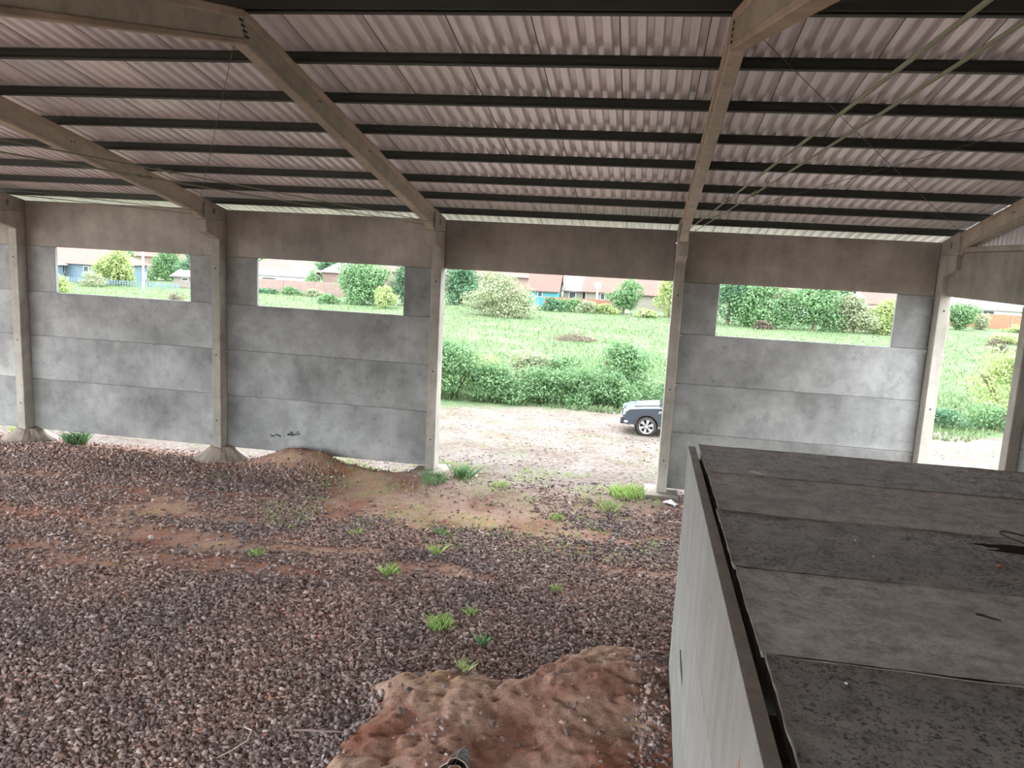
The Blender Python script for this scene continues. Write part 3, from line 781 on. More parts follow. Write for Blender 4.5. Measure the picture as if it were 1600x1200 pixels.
def shrub(name, cx, cy, rx, ry, h, n, size, mat, label, cat='bush', seed=1, group=None, k=12, trunk=None, z0=0.0, shell=.5):
    zb = hz(cx, cy)
    root = empty(name, (cx, cy, zb)); tag(root, label, cat, group)
    leaf_cloud('foliage', blobs_for(0, 0, z0, rx, ry, h-z0, k, seed), n, size, mat, root, seed, shell)
    r = random.Random(seed+5); mb = MB()
    for i in range(5 if not trunk else 1):
        a = r.uniform(0, 6.28); e = (rx*.5*math.cos(a), ry*.4*math.sin(a), h*.6)
        rr = trunk or h*.015+.01
        if trunk: e = (0, 0, h*.55)
        mb.tube([(0, 0, -.1), (e[0]*.4, e[1]*.4, e[2]*.5), e], [rr, rr*.8, rr*.45], 6)
    mb.build('trunk' if trunk else 'stem', M_bark).parent = root
    return root
# thicket along the yard, outside the doorway
shrub('leafy_shrub', 9.8, 11.6, 1.9, 1.3, 2.45, 6000, .13, L_mid, 'bright green bush outside, behind the left doorway column', seed=2)
shrub('leafy_shrub', 11.6, 11.7, 1.6, 1.2, 1.75, 4200, .12, L_mid, 'low green shrub outside, second from the left in the thicket', seed=3)
shrub('leafy_shrub', 13.2, 12.0, 1.6, 1.2, 1.6, 4200, .12, L_mid, 'low green shrub in the middle of the thicket outside the doorway', seed=4)
shrub('leafy_shrub', 14.9, 12.4, 1.5, 1.2, 1.75, 4200, .12, L_mid, 'leafy green shrub in the thicket, left of the parked pickup', seed=5)
shrub('leafy_shrub', 16.8, 14.2, 2.0, 1.3, 2.7, 5600, .13, L_mid, 'tall feathery green bush behind the parked pickup', seed=6)
shrub('leafy_shrub', 16.4, 12.7, 1.3, .9, 1.45, 3300, .12, L_mid, 'low green shrub just behind the nose of the pickup', seed=7)
shrub('leafy_shrub', 18.9, 13.2, 1.6, 1.2, 1.7, 2400, .13, L_mid, 'green shrub seen over the pickup bonnet', seed=8)
shrub('leafy_shrub', 6.8, 11.6, 1.8, 1.3, 1.6, 2200, .13, L_mid, 'green shrub hidden behind the wall left of the doorway', seed=9)
for i, (x, y, s_) in enumerate([(10.2, 15.2, .9), (12.3, 15.6, 1.0), (14.0, 15.8, 1.0)]):
    shrub('leafy_shrub', x, y-1, 1.8, 1.1, s_*1.9, 3400, .12, [L_yellow, L_pale, L_mid][i], ['yellowish scrub behind the left end of the thicket', 'pale scrub behind the middle of the thicket', 'green scrub behind the right part of the thicket'][i], seed=20+i)
# outside the side opening
shrub('leafy_shrub', 32.7, 16.2, 2.2, 1.5, 3.3, 4800, .14, L_yellow, 'tall bright yellow green bush at the right edge of the side opening', seed=11)
shrub('leafy_shrub', 31.6, 14.2, 1.6, 1.0, 1.3, 2600, .12, L_mid, 'green shrub low in the side opening, right', seed=12)
shrub('leafy_shrub', 29.4, 14.0, 1.3, .9, .8, 1900, .11, L_deep, 'low green shrub in the middle of the side opening', seed=13)
shrub('leafy_shrub', 27.6, 13.7, 1.2, .8, 1.5, 1900, .11, L_pale, 'pale weedy shrub at the left of the side opening', seed=14)
shrub('dead_plant', 45.7, 49.5, 1.3, .8, 1.5, 700, .14, L_dry, 'greyish dead plant standing in the field beyond the side opening', 'plant', seed=15)
# field shrubs and trees by the houses
shrub('round_shrub', 4.0, 56, 4.1, 3.0, 4.4, 10000, .22, L_pale, 'large rounded pale yellowish shrub at the far edge of the field', seed=30, k=18)
shrub('broadleaf_tree', -3.0, 68, 3.3, 3, 5.2, 5200, .30, L_deep, 'dark green tree left of the rounded pale shrub', 'tree', seed=31, trunk=.18)
shrub('broadleaf_tree', 15.2, 70, 2.4, 2.2, 4.3, 3800, .26, L_mid, 'green tree in front of the long cream house', 'tree', seed=32, trunk=.14)
shrub('broadleaf_tree', 20.4, 70, 2.4, 2.2, 4.6, 3600, .26, L_yellow, 'light green tree at the right of the doorway view', 'tree', seed=33, trunk=.14)
for i, (x, y, h, m) in enumerate([(7.4, 67, 1.5, L_deep), (9.3, 68, 1.7, L_mid), (11.2, 67.5, 1.6, L_pale), (13.3, 68, 1.2, L_yellow), (17.8, 67.6, 1.1, L_yellow)]):
    shrub('field_shrub', x, y, 1.7, 1.2, h, 1500, .22, m, ['dark low shrub right of the rounded pale shrub', 'low green shrub before the red brick wall', 'pale low shrub before the cream house', 'yellowish low shrub left of the green tree', 'low yellowish shrub between the two right trees'][i], seed=40+i)
# window 2
shrub('broadleaf_tree', -12.0, 61, 4.0, 2.6, 4.9, 9500, .27, L_mid, 'large dense green tree in the second window', 'tree', seed=50, trunk=.2, k=18)
shrub('broadleaf_tree', -7.6, 63, 2.9, 2, 4.2, 5000, .27, L_deep, 'darker tree at the right end of the second window', 'tree', seed=51, trunk=.2)
shrub('field_shrub', -8.3, 57, 1.6, 1.3, 2.3, 2000, .22, L_yellow, 'light green bush low at the right end of the second window', seed=52)
shrub('field_shrub', -14.6, 58, 1.5, 1, 1.1, 1500, .2, L_mid, 'low bush at the left foot of the large tree in the second window', seed=53)
for i, (x, h) in enumerate([(-25.5, .7), (-22.4, 1.0), (-19.8, .9)]):
    shrub('field_shrub', x, 66, 1.8, .8, h, 1100, .2, [L_deep, L_mid, L_pale][i], ['dark low scrub at the left foot of the pink wall', 'green low scrub at the middle foot of the pink wall', 'pale low scrub at the right foot of the pink wall'][i], seed=54+i)
shrub('broadleaf_tree', -30.5, 97, 3.4, 2.4, 5.2, 3600, .32, L_deep, 'dark tree behind the roofs in the second window', 'tree', seed=58, trunk=.2)
shrub('field_shrub', -22.0, 71, 1.4, .9, 3.1, 1500, .2, L_mid, 'small round tree behind the pink wall', 'tree', seed=59)
# window 1
shrub('broadleaf_tree', -42.9, 64, 3.0, 2.0, 4.9, 5600, .28, L_yellow, 'light green tree right of the pale blue house', 'tree', seed=60, trunk=.16)
shrub('broadleaf_tree', -53.0, 80, 2.2, 2.0, 5.9, 3000, .28, L_mid, 'green tree just behind the right end of the pale blue house', 'tree', seed=61, trunk=.16)
shrub('broadleaf_tree', -46.6, 79.5, 3.2, 2.4, 5.2, 5600, .28, L_mid, 'green tree just right of the pole in the first window', 'tree', seed=62, trunk=.16)
shrub('broadleaf_tree', -39.8, 76, 3.6, 2.2, 5.0, 5600, .28, L_deep, 'dark green tree at the right end of the first window', 'tree', seed=63, trunk=.16)
shrub('field_shrub', -35.0, 45, 1.3, 1.0, 2.3, 1800, .16, L_yellow, 'yellow green bush at the lower left corner of the first window', seed=64)
shrub('field_shrub', -43.0, 60, 2.4, 1.0, 1.6, 1700, .18, L_pale, 'pale weeds before the pale blue house', 'weeds', seed=65)
shrub('field_shrub', -17.2, 35, 1.0, .8, 1.9, 1400, .13, L_dry, 'dry brownish bush at the lower right corner of the first window', seed=66)
# window 3
shrub('broadleaf_tree', 26.0, 64, 3.3, 2.4, 5.1, 6500, .27, L_deep, 'dark tree at the left end of the third window', 'tree', seed=70, trunk=.18)
shrub('broadleaf_tree', 29.6, 62.5, 4.0, 2.6, 5.6, 9500, .27, L_mid, 'big bright green tree left of the middle of the third window', 'tree', seed=71, trunk=.2, k=18)
shrub('broadleaf_tree', 34.2, 63, 4.0, 2.6, 5.2, 9000, .27, L_mid, 'big green tree right of the middle of the third window', 'tree', seed=72, trunk=.2, k=18)
shrub('round_shrub', 38.2, 64, 3.0, 2.0, 4.2, 6300, .24, L_pale, 'pale green bush toward the right of the third window', seed=73)
shrub('round_shrub', 41.4, 65, 2.5, 1.8, 3.9, 5000, .24, L_yellow, 'yellowish bush at the right end of the third window', seed=74)
shrub('brush_pile', 29.0, 60, 1.3, .7, .9, 900, .22, L_dry, 'heap of dry brown brush under the big tree in the third window', 'brush', seed=75)
# side opening far
shrub('round_shrub', 53.6, 79, 2.4, 2.0, 3.3, 3000, .26, L_mid, 'dark green bush left of the orange brick wall', seed=80)
shrub('round_shrub', 57.0, 82, 1.3, 1.0, 2.2, 1300, .22, L_pale, 'greyish bush against the left end of the orange brick wall', seed=81)
shrub('broadleaf_tree', 66.5, 90, 2.4, 2.0, 4.0, 2000, .26, L_mid, 'tree top behind the orange brick wall', 'tree', seed=82, trunk=.2)
for i, (x, y, h, m) in enumerate([(60.5, 80, 1.0, L_yellow), (64, 78, 1.5, L_mid), (51.5, 62, .9, L_yellow)]):
    shrub('field_shrub', x, y, 2.2, 1.2, h, 1200, .22, m, ['light weeds at the foot of the orange brick wall', 'green weeds at the right foot of the orange brick wall', 'light weeds in the field left of the dead plant'][i], 'weeds', seed=83+i)
# background tree belt behind the houses
DT = ['distant tree clump beyond the far left of the first window', 'distant tree clump behind the pale blue house', 'distant tree clump behind the pinkish house of the second window', 'distant tree clump behind the turquoise house', 'distant tree clump behind the right end of the cream house', 'distant tree clump behind the third window trees, left', 'distant tree clump behind the third window trees, right', 'distant tree clump left behind the orange brick wall', 'distant tree clump beyond the right edge']
DH = ['distant house behind the light green tree of the first window', 'distant pink roofed house far left beyond the pale blue house', 'distant pink roofed house behind the left trees of the third window', 'distant pink roofed house behind the right trees of the third window', 'distant pink roofed house beyond the long pale roof at right']
for i, (x, y, rx, h) in enumerate([(-75, 118, 9, 7), (-58, 112, 8, 7), (-20, 125, 9, 6.4), (0, 130, 9, 6.2), (18, 128, 9, 6.5), (38, 120, 9, 7), (56, 122, 9, 7), (78, 128, 9, 7), (96, 125, 9, 7)]):
    shrub('distant_tree', x, y+9, rx, 4, h, 4200, .5, [L_deep, L_mid][i % 2], DT[i], 'tree', seed=90+i, group='distant tree clumps', trunk=.3, k=16)

# brush heap in the field
root = empty('debris_heap', (12.6, 37.5, hz(12.6, 37.5))); tag(root, 'low heap of dry branches in the middle of the green field', 'heap')
mb = MB(); r_ = random.Random(5)
for i in range(90):
    x, y = r_.gauss(0, .9), r_.gauss(0, .5); a = r_.uniform(0, 3.14); L = r_.uniform(.3, .8); zz = r_.uniform(.02, .6)*math.exp(-(x*x)/1.5)
    mb.tube([(x, y, zz), (x+L*math.cos(a), y+L*math.sin(a)*.6, zz+r_.uniform(-.05, .22))], .018, 4)
bo = mb.build('branch', M_bark); bo.parent = root; bo['kind'] = 'stuff'
leaf_cloud('dry_leaf', [(0, 0, .15, 1.6, .8, .25)], 500, .16, L_dry, root, 7)

# grass
def blades(name, cx, cy, n, h, spread, mat, seed, base=None):
    r = np.random.default_rng(seed)
    a = r.uniform(0, 2*np.pi, n); q = spread*np.sqrt(r.random(n)); x = cx+q*np.cos(a); y = cy+q*np.sin(a)
    return blade_mesh(name, x, y, h*(.5+.7*r.random(n)), mat, r)
def blade_mesh(name, x, y, h, mat, r, parent=None, lean=.9, wid=.055):
    n = len(x); z = height(x, y)-.01; a = r.uniform(0, 2*np.pi, n); d = np.stack([np.cos(a), np.sin(a)], 1); pr = np.stack([-d[:, 1], d[:, 0]], 1)
    w_ = (h*wid)[:, None]; ln = (h*lean*r.random(n))[:, None]; B = np.stack([x, y], 1)
    v0 = np.c_[B-pr*w_*.5, z]; v1 = np.c_[B+pr*w_*.5, z]; v2 = np.c_[B+d*ln*.5+pr*w_*.4, z+h*.6]; v3 = np.c_[B+d*ln*1.2, z+h]
    V = np.stack([v0, v1, v2, v3], 1).reshape(-1, 3)
    return mesh_np(name, V, np.arange(4*n).reshape(-1, 4), mat, parent)
tufts = [(12.3, -.95, .20, .34, 110, 'leafy green weed clump at the foot of the left doorway column'), (12.9, -.35, .34, .22, 60, 'taller bluish weed just right of the left doorway column'),
         (17.15, -.55, .26, .42, 150, 'bright green grass tuft left of the right doorway column'), (16.75, -1.55, .17, .28, 90, 'yellow green grass tuft in front of the right doorway column'),
         (1.5, -.05, .34, .30, 110, 'green weed tuft in the gap under the first window bay'), (14.35, -8.35, .20, .20, 60, 'grass tuft in the middle of the gravel'),
         (14.77, -7.75, .14, .10, 26, 'small sprig just behind the mid gravel tuft'), (15.12, -10.05, .20, .06, 14, 'green sprout at the edge of the clay mound'),
         (15.15, -8.7, .20, .10, 20, 'thin green sprout right of the mid gravel tuft'), (12.95, -6.5, .22, .14, 30, 'thin weed in the gravel left of centre'),
         (10.23, -6.35, .13, .16, 46, 'small tuft at the right end of the red soil patch'), (11.6, -4.7, .14, .12, 30, 'small tuft on the soil left of the doorway axis'),
         (13.3, -4.15, .14, .14, 50, 'small dark tuft on the gravel edge before the doorway'), (16.05, -6.4, .14, .10, 24, 'small tuft in the gravel before the right doorway column'),
         (13.5, -5.3, .28, .08, 16, 'tall thin sprout left of the doorway axis'), (14.0, -.75, .14, .20, 60, 'yellowish tuft in the middle of the doorway threshold'),
         (6.9, -1.9, .10, .30, 60, 'faint green patch on the gravel right of the second column'), (15.6, -2.4, .13, .16, 50, 'small tuft on the threshold soil, right part'),
         (-.4, .4, .3, .5, 120, 'green weeds in the gap beside the leftmost column')]
for i, (x, y, h, sp, n, lb) in enumerate(tufts):
    o = blades('grass_tuft', x, y, int(n*2.2), h, sp, [L_mid, L_tuft, L_tuft, L_yellow][i % 4] if i != 1 else L_mid, 200+i)
    tag(o, lb, 'grass', 'weeds growing in the gravel')
r = np.random.default_rng(77)
n = 9000; x = r.uniform(9, 18, n); y = -5+6*r.random(n)**.8; k_ = (fbm(x*1.3, y*1.3, 101)+.12*r.random(n) > .60)
o = blade_mesh('sparse_weeds', x[k_], y[k_], .05+.09*r.random(k_.sum()), L_tuft, r); tag(o, 'sparse low weeds sprinkled over the soil inside the doorway', 'weeds', kind='stuff')
n = 9000; x = r.uniform(-4, 32, n); y = r.uniform(.2, 11, n); k_ = (fbm(x*.8, y*.8, 103) > .56)
o = blade_mesh('yard_weeds', x[k_], y[k_], .05+.13*r.random(k_.sum()), L_yellow, r); tag(o, 'sparse yellowish weeds on the pale yard outside', 'weeds', kind='stuff')
n = 90000; y = 11+60*r.random(n)**1.4; x = r.uniform(-1, 1, n)*(12+y*.85)+8; k_ = fbm(x*.35, y*.35, 105)+.4*r.random(n) > .55
o = blade_mesh('field_grass', x[k_], y[k_], .10+.16*r.random(k_.sum()), L_grass, r, wid=.35); tag(o, 'light green meadow grass covering the field outside', 'grass', kind='stuff')

# ------------------------------------------------------------------ houses
def house(name, label, x0, x1, y0, y1, zw, zr, wm, rm, ridge='x', wins=(), doors=(), over=.4, cat='house', half=None):
    zb = hz((x0+x1)/2, y0)
    root = empty(name, ((x0+x1)/2, y0, zb)); tag(root, label, cat)
    O = Vector(root.location)
    def put(mb, n, m, par=root, bev=0):
        mb.v = [(a-O.x, b_-O.y, c-0*O.z) for a, b_, c in mb.v]
        o = mb.build(n, m, bevel=bev); o.parent = par; return o
    zz = -O.z
    xm = (x0+x1)/2; ym = (y0+y1)/2
    mb = MB()
    if ridge == 'x': mb.prism([(y0, zz-.3), (y1, zz-.3), (y1, zw), (ym, zr-.08), (y0, zw)], x0, x1, 'x')
    else: mb.prism([(x0, zz-.3), (x1, zz-.3), (x1, zw), (xm, zr-.08), (x0, zw)], y0, y1, 'y')
    put(mb, 'walls', wm)
    mb = MB()
    if ridge == 'x':
        dz = (zr-zw)/(ym-y0)*over
        mb.prism([(y0-over, zw-dz), (ym, zr), (y1+over, zw-dz), (y1+over, zw-dz+.1), (ym, zr+.12), (y0-over, zw-dz+.1)], x0-over*.7, x1+over*.7, 'x')
    elif ridge == 'y':
        dz = (zr-zw)/(xm-x0)*over
        mb.prism([(x0-over, zw-dz), (xm, zr), (x1+over, zw-dz), (x1+over, zw-dz+.1), (xm, zr+.12), (x0-over, zw-dz+.1)], y0-over*.7, y1+over*.7, 'y')
    put(mb, 'roof', rm)
    for (a, b_, c, d) in wins:
        f = put(MB().box(a, b_, y0-.05, y0+.02, c, d), 'window', M_white)
        put(MB().box(a+.07, b_-.07, y0-.06, y0-.045, c+.07, d-.07), 'pane', M_glass, f)
    for (a, b_, c) in doors:
        put(MB().box(a, b_, y0-.05, y0+.02, zz, c), 'door', M_bark)
    return root
def hipped(name, label, x0, x1, y0, y1, zw, zr, wm, rm, wins=()):
    root = house(name, label, x0, x1, y0, y1, zw, zw+.15, wm, rm, 'x', wins)
    for c in list(root.children):
        if c.name.startswith('roof'): bpy.data.objects.remove(c)
    O = root.location; xm = (x0+x1)/2; ym = (y0+y1)/2; q = (y1-y0)*.5; o_ = .5
    vs = [(x0-o_, y0-o_, zw-.1), (x1+o_, y0-o_, zw-.1), (x1+o_, y1+o_, zw-.1), (x0-o_, y1+o_, zw-.1), (xm-max(.3, (x1-x0)/2-q), ym, zr), (xm+max(.3, (x1-x0)/2-q), ym, zr)]
    vs = [(a-O.x, b_-O.y, c) for a, b_, c in vs]
    MB().add(vs, [(0, 1, 5, 4), (1, 2, 5), (2, 3, 4, 5), (3, 0, 4), (0, 3, 2, 1)]).build('roof', rm).parent = root
    return root
hipped('village_house', 'pale blue house with a faded pink tiled roof, first window', -56, -46.4, 67, 75, 2.2, 4.6, M_ltblue, M_tilepale, wins=[(-49.4, -48.7, 1.1, 1.9), (-52.6, -51.9, .9, 1.9)])
hipped('garden_shed', 'small open carport with white roof left of the pale blue house', -53.6, -51.5, 64.2, 66.2, 2.0, 2.6, M_ltblue, M_whiteroof)
house('village_house', 'long white hut behind the fence at the right end of the first window', -37.6, -34.2, 67, 70, 1.4, 1.9, M_cream, M_whiteroof, wins=[(-36.6, -35.7, .8, 1.2)])
hipped('village_house', 'house with faded pink hipped roof at the left end of the second window', -36.5, -28.2, 80, 88, 2.2, 4.2, M_pink, M_tilepale)
house('village_house', 'low shed with a long white roof behind the pink wall', -30.5, -24.0, 73, 77, 1.9, 2.5, M_white, M_whiteroof, wins=[(-29.5, -27.6, 1.2, 1.6)])
hipped('village_house', 'house with whitish hipped roof in the middle of the second window', -27.0, -21.6, 86, 93, 2.3, 4.2, M_pink, M_whiteroof, wins=[(-24.6, -23.6, 1.0, 1.8)])
house('village_house', 'pinkish house seen above the right half of the second window', -22, -4, 96, 104, 2.6, 4.8, M_pink, M_tilepale)
house('village_house', 'turquoise house with terracotta roof seen through the doorway', 3.3, 6.9, 78, 82, 2.05, 3.9, M_turq, M_tile, ridge='x', wins=[(4.4, 5.0, 1.0, 1.7)])
house('village_house', 'small house with whitish roof between the turquoise and the cream houses', 7.3, 9.8, 81, 86, 2.0, 3.7, M_cream, M_whiteroof, wins=[(8.0, 8.9, .8, 1.7)])
house('village_house', 'long cream house with terracotta roof seen through the doorway', 10.1, 22.5, 80, 86, 2.0, 3.9, M_cream, M_tile, wins=[(12.0, 12.6, .9, 1.7), (18.6, 19.3, .9, 1.6)])
house('village_house', 'pale pink roofed house behind the rounded shrub and turquoise house', -3.4, 5.0, 96, 104, 2.8, 4.6, M_pink, M_tilepale)
house('village_house', 'house with terracotta roof at the right end of the third window', 42.4, 50.0, 76, 83, 2.6, 4.6, M_white, M_tile, wins=[(43.6, 44.4, 1.3, 2.1)])
house('village_house', 'whitish house glimpsed between trees in the third window', 33, 41, 84, 91, 2.6, 5.0, M_white, M_tilepale)
house('village_house', 'long house with pale roof above the orange brick wall', 55.5, 72.0, 95, 103, 2.1, 4.6, M_white, M_whiteroof, wins=[(59.5, 63.5, 1.3, 1.8)])
for i, (x, y) in enumerate([(-70, 100), (-84, 96), (30, 104), (62, 112), (84, 104)]):
    house('distant_house', DH[i], x, x+12, y, y+8, 2.8, 5.4, M_pink, M_tilepale).__setitem__('group', 'distant village houses')
# water tank on a post
root = empty('water_tank', (11.7, 78.6, hz(11.7, 78.6))); tag(root, 'white water tank on a post before the cream house', 'tank')
mb = MB().tube([(0, 0, 0), (0, 0, 2.4)], .12, 8); mb.build('post', M_white).parent = root
MB().tube([(0, 0, 2.3), (0, 0, 2.35), (0, 0, 3.0), (0, 0, 3.1)], [.3, .38, .42, .2], 14).build('tank', M_white).parent = root
def bwall(label, x0, x1, y, z, mat, cols=None):
    root = empty('boundary_wall', ((x0+x1)/2, y, hz((x0+x1)/2, y))); tag(root, label, 'wall')
    O = root.location; L = (x1-x0)/2
    MB().box(-L, L, 0, .15, -.5, z-O.z).build('masonry', mat).parent = root
    n = max(2, int((x1-x0)/3.2))
    for i in range(n+1):
        x = -L+2*L*i/n; MB().box(x-.1, x+.1, -.05, .0, -.5, z-O.z+.05).build('pier', M_pink).parent = root
bwall('low pinkish boundary wall in the second window', -28.5, -17.0, 68.5, 1.6, M_pink)
bwall('low red brick wall right of the turquoise house', 5.6, 13.6, 75.5, 1.15, M_brick)
bwall('red brick wall at the right end of the third window', 41.6, 50.5, 74, 2.2, M_brick)
bwall('orange brick boundary wall seen through the side opening', 55.0, 76, 86, 1.75, M_brickor)
# pole and pickets in the first window
root = empty('utility_pole', (-36.8, 60, hz(-36.8, 60))); tag(root, 'white concrete utility pole in the first window', 'pole')
MB().tube([(0, 0, -.2), (0, 0, 6.5)], [.13, .09], 10).build('shaft', M_white).parent = root
MB().box(-.06, .3, -.1, .1, 1.2, 1.9).build('meter_box', M_white).parent = root
root = empty('utility_pole', (-33.5, 90, hz(-33.5, 90))); tag(root, 'thin pale pole above the roofs in the second window', 'pole')
MB().tube([(0, 0, -.2), (0, 0, 6.0)], [.14, .1], 10).build('shaft', M_white).parent = root
MB().box(-.7, .7, -.05, .05, 5.2, 5.32).build('crossarm', M_bark).parent = root
root = empty('picket_fence', (-43, 63, hz(-43, 63))); tag(root, 'pale picket fence in front of the trees, first window', 'fence')
mb = MB()
for i in range(46): mb.box(-7+i*.34, -6.9+i*.34, -.02, .02, 0, .7)
mb.build('picket', M_ltblue).parent = root
MB().box(-7, 8.6, .02, .06, .3, .37).box(-7, 8.6, .02, .06, .55, .6).build('rail', M_ltblue).parent = root
# white garden chairs by the trees
def gchair(x, y, lb):
    root = empty('garden_chair', (x, y, hz(x, y))); tag(root, lb, 'chair', 'white garden chairs at the field edge')
    for sx in (-.22, .22):
        for sy in (-.2, .2): MB().tube([(sx, sy, 0), (sx*.9, sy*.9, .45)], .025, 6).build('leg', M_cream).parent = root
    MB().box(-.25, .25, -.24, .24, .43, .47).build('seat', M_cream).parent = root
    MB().box(-.20, .20, .22, .26, .47, .80).build('backrest', M_cream).parent = root
gchair(15.7, 66.0, 'white garden chair under the green tree, left one'); gchair(17.4, 66.4, 'white garden chair under the green tree, right one')

# ------------------------------------------------------------------ pickup truck
M_paint, n_, b_ = new_mat('slate_blue_paint')
b_.inputs[0].default_value = (.055, .075, .095, 1); b_.inputs['Metallic'].default_value = .35; b_.inputs['Roughness'].default_value = .28; b_.inputs['Coat Weight'].default_value = .6
M_trim = plain('dark_plastic_trim', (.045, .045, .05), .6)
M_tyre = plain('dusty_tyre', (.06, .055, .05), .85)
M_alloy = plain('alloy_wheel', (.62, .63, .65), .35, .6)
M_lamp = plain('headlamp_lens', (.55, .58, .6), .12)
M_cglass = plain('tinted_glass', (.03, .04, .05), .08)
M_plate = M_white
K = .88
truck = empty('pickup_truck', (16.78, 7.25, 0.0)); tag(truck, 'dark slate blue pickup parked outside, its nose showing in the doorway', 'car')
truck.location.z = hz(17.6, 7.3)
def T(mb, name, mat, parent=truck, bevel=0, smooth=False):
    mb.v = [(a*K, c*K, d*K) for a, c, d in mb.v]
    o = mb.build(name, mat, bevel=bevel)
    o.parent = parent
    if smooth:
        for p in o.data.polygons: p.use_smooth = True
    return o
W = 1.86
def arch(cx, r, n=12, z0=.42):
    a0 = math.asin(min(1, (z0-.40)/r)) if z0 > .40 else 0
    return [(cx-r*math.cos(t), .40+r*math.sin(t)) for t in np.linspace(a0, math.pi-a0, n)]
# body sides as a loft across the width: outline shrinks and lowers toward the edges for a rounded bonnet
side = [(.02, .55), (.02, .72), (.06, .95), (.20, 1.06), (.9, 1.14), (1.45, 1.19), (5.2, 1.19), (5.32, 1.12), (5.32, .5), (4.72, .45)]
low = [(4.72, .45)]+[(x_, z) for x_, z in arch(4.22, .47)][::-1]+[(3.72, .42), (1.5, .42)]+[(x_, z) for x_, z in arch(.98, .47)][::-1]+[(.48, .45), (.10, .42)]
outline = side[:-1]+low
stat = [(-.0, .90), (.05, .97), (.22, 1.0), (W-.22, 1.0), (W-.05, .97), (W, .90)]
vs = []; fs = []; n = len(outline)
for (yv, sc) in stat:
    for (px_, pz) in outline:
        edge = (1-sc)
        nose = .28*max(0, abs(yv-W/2)/(W/2)-.35)**2*max(0, 1-px_/1.2)
        top = edge*.9*(pz-.9) if pz > .9 else 0
        vs.append((px_+nose, yv, pz-top*1.6))
for i in range(len(stat)-1):
    for j in range(n): fs.append((i*n+j, i*n+(j+1) % n, (i+1)*n+(j+1) % n, (i+1)*n+j))
fs += [tuple(range(n)), tuple(range((len(stat)-1)*n, len(stat)*n))]
body = T(MB().add(vs, fs), 'body', M_paint, bevel=.02)
T(MB().prism([(.45, 1.10), (1.35, 1.19), (1.45, 1.23), (.55, 1.135)], .35, W-.35, 'y'), 'bonnet_bulge', M_paint, bevel=.015)
# cab
cab = [(1.42, 1.17), (2.15, 1.72), (2.45, 1.79), (3.25, 1.79), (3.62, 1.70), (3.75, 1.17)]
vs = []
for yv, ins in ((.06, 0), (W-.06, 0)):
    for (px_, pz) in cab: 
        t = max(0, (pz-1.17)/.62)*.13; vs.append((px_, yv+(t if yv < 1 else -t), pz))
n = len(cab); fs = [tuple(range(n)), tuple(range(2*n-1, n-1, -1))]+[(i, i+n, (i+1) % n+n, (i+1) % n) for i in range(n)]
cabo = T(MB().add(vs, fs), 'cab', M_paint, bevel=.02)
T(MB().add([(1.44, .16, 1.20), (1.44, W-.16, 1.20), (2.10, W-.22, 1.70), (2.10, .22, 1.70)], [(0, 1, 2, 3)]).add([], []), 'windscreen', M_cglass).location.x = -.012
for yv, s_ in ((.06, 1), (W-.06, -1)):
    for (a, c, d, e) in ((1.75, 2.55, 2.2, 2.55), (2.62, 3.5, 2.62, 3.4)):
        T(MB().add([(a, yv-s_*.004, 1.22), (c, yv-s_*.004, 1.22), (e, yv+s_*.102, 1.68), (d, yv+s_*.102, 1.68)], [(0, 1, 2, 3)]), 'side_window', M_cglass)
    m_ = T(MB().box(1.78, 1.92, yv-s_*.22 if s_ > 0 else yv+.02, yv-.02 if s_ > 0 else yv+.22, 1.22, 1.40), 'wing_mirror', M_paint, bevel=.03)
# bed hollow rim, bumpers, lights, flares
T(MB().box(3.85, 5.25, .08, .14, 1.19, 1.24).box(3.85, 5.25, W-.14, W-.08, 1.19, 1.24), 'bed_rail', M_trim)
T(MB().prism([(-.05, .42), (-.05, .66), (.06, .70), (.30, .70), (.34, .42)], .10, W-.10, 'y'), 'front_bumper', M_trim, bevel=.03)
T(MB().box(5.3, 5.42, .1, W-.1, .5, .68), 'rear_bumper', M_alloy, bevel=.02)
T(MB().box(.0, .07, .45, W-.45, .72, .98), 'grille', M_trim, bevel=.01)
T(MB().box(-.065, -.05, W/2-.22, W/2+.22, .50, .60), 'number_plate', M_plate)
for yv in (.10, W-.42):
    T(MB().prism([(.03, .76), (.05, .96), (.26, 1.0), (.28, .86)], yv, yv+.32, 'y'), 'headlamp', M_lamp, bevel=.015)
    T(MB().box(-.07, -.03, yv+.05, yv+.2, .50, .60), 'fog_lamp', M_lamp, bevel=.01)
T(MB().box(.10, .24, -.012, .02, .50, .58), 'fog_lamp', M_lamp, bevel=.005)
T(MB().box(1.42, 1.64, -.022, .01, .94, 1.02), 'fender_vent', M_alloy, bevel=.008)
T(MB().box(1.46, 1.60, -.026, -.02, .96, 1.0), 'vent_grille', M_trim)
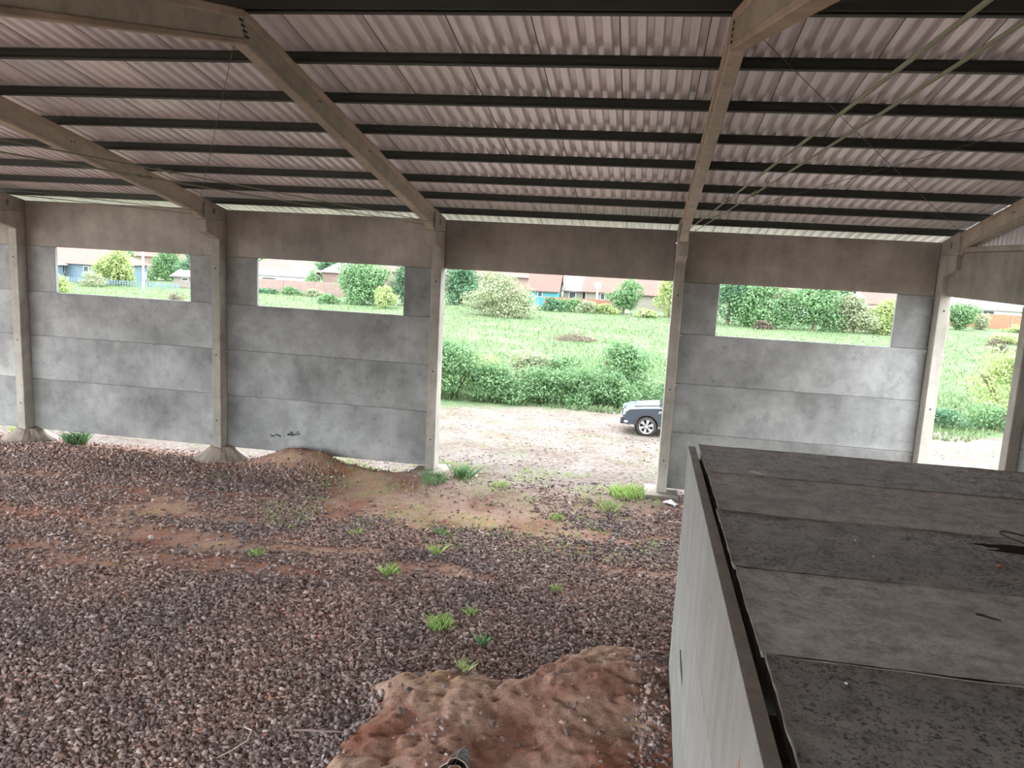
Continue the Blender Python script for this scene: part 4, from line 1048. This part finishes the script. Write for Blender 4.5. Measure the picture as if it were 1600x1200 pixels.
for cx in (.98, 4.22):
    for yv, s_ in ((-.02, 1), (W+.02, -1)):
        pts = [(x_, z) for x_, z in arch(cx, .50, 16)]; pts2 = [(x_, z) for x_, z in arch(cx, .44, 16)][::-1]
        T(MB().prism(pts+pts2, yv-.01, yv+s_*.06, 'y'), 'wheel_arch', M_trim)
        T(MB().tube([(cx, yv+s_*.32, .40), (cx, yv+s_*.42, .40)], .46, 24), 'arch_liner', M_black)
        # wheel: tyre ring, rim, six split spokes
        y0_, y1_ = (yv+s_*.02, yv+s_*.27)
        Rg = [(.275, .0), (.375, .015), (.395, .05), (.395, .20), (.375, .24), (.275, .25)]
        vs = []; nn_ = 32
        for (rr, dy) in Rg:
            for t in range(nn_): a = 2*math.pi*t/nn_; vs.append((cx+rr*math.cos(a), yv+s_*(.02+dy), .395+rr*math.sin(a)))
        fs = []
        for i in range(len(Rg)-1):
            for t in range(nn_): fs.append((i*nn_+t, i*nn_+(t+1) % nn_, (i+1)*nn_+(t+1) % nn_, (i+1)*nn_+t))
        wheel = T(MB().add(vs, fs), 'wheel', M_tyre, smooth=True)
        vs = []; Rg = [(.278, .0), (.262, .012), (.255, .06), (.25, .2)]
        for (rr, dy) in Rg:
            for t in range(nn_): a = 2*math.pi*t/nn_; vs.append((cx+rr*math.cos(a), yv+s_*(.015+dy), .395+rr*math.sin(a)))
        fs = []
        for i in range(len(Rg)-1):
            for t in range(nn_): fs.append((i*nn_+t, i*nn_+(t+1) % nn_, (i+1)*nn_+(t+1) % nn_, (i+1)*nn_+t))
        T(MB().add(vs, fs), 'rim', M_alloy, wheel, smooth=True)
        T(MB().tube([(cx, yv+s_*.14, .395), (cx, yv+s_*.16, .395)], .27, 24), 'brake_disc', M_black, wheel)
        mb = MB()
        for q in range(6):
            for off in (-.13, .13):
                a = 2*math.pi*q/6+.3; aa = a+off; bb = a+off*.55
                p0 = Vector((cx+.05*math.cos(bb), 0, .395+.05*math.sin(bb))); p1 = Vector((cx+.265*math.cos(aa), 0, .395+.265*math.sin(aa)))
                d = (p1-p0).normalized(); nn2 = Vector((-d.z, 0, d.x))
                ya, yb = yv+s_*.03, yv+s_*.07
                q4 = [p0+nn2*.022, p1+nn2*.026, p1-nn2*.026, p0-nn2*.022]
                mb.add([(p.x, ya, p.z) for p in q4]+[(p.x, yb, p.z) for p in q4], [(0, 1, 2, 3), (7, 6, 5, 4), (0, 4, 5, 1), (1, 5, 6, 2), (2, 6, 7, 3), (3, 7, 4, 0)])
        mb.tube([(cx, yv+s_*.022, .395), (cx, yv+s_*.075, .395)], .065, 14)
        T(mb, 'spoke', M_alloy, wheel)
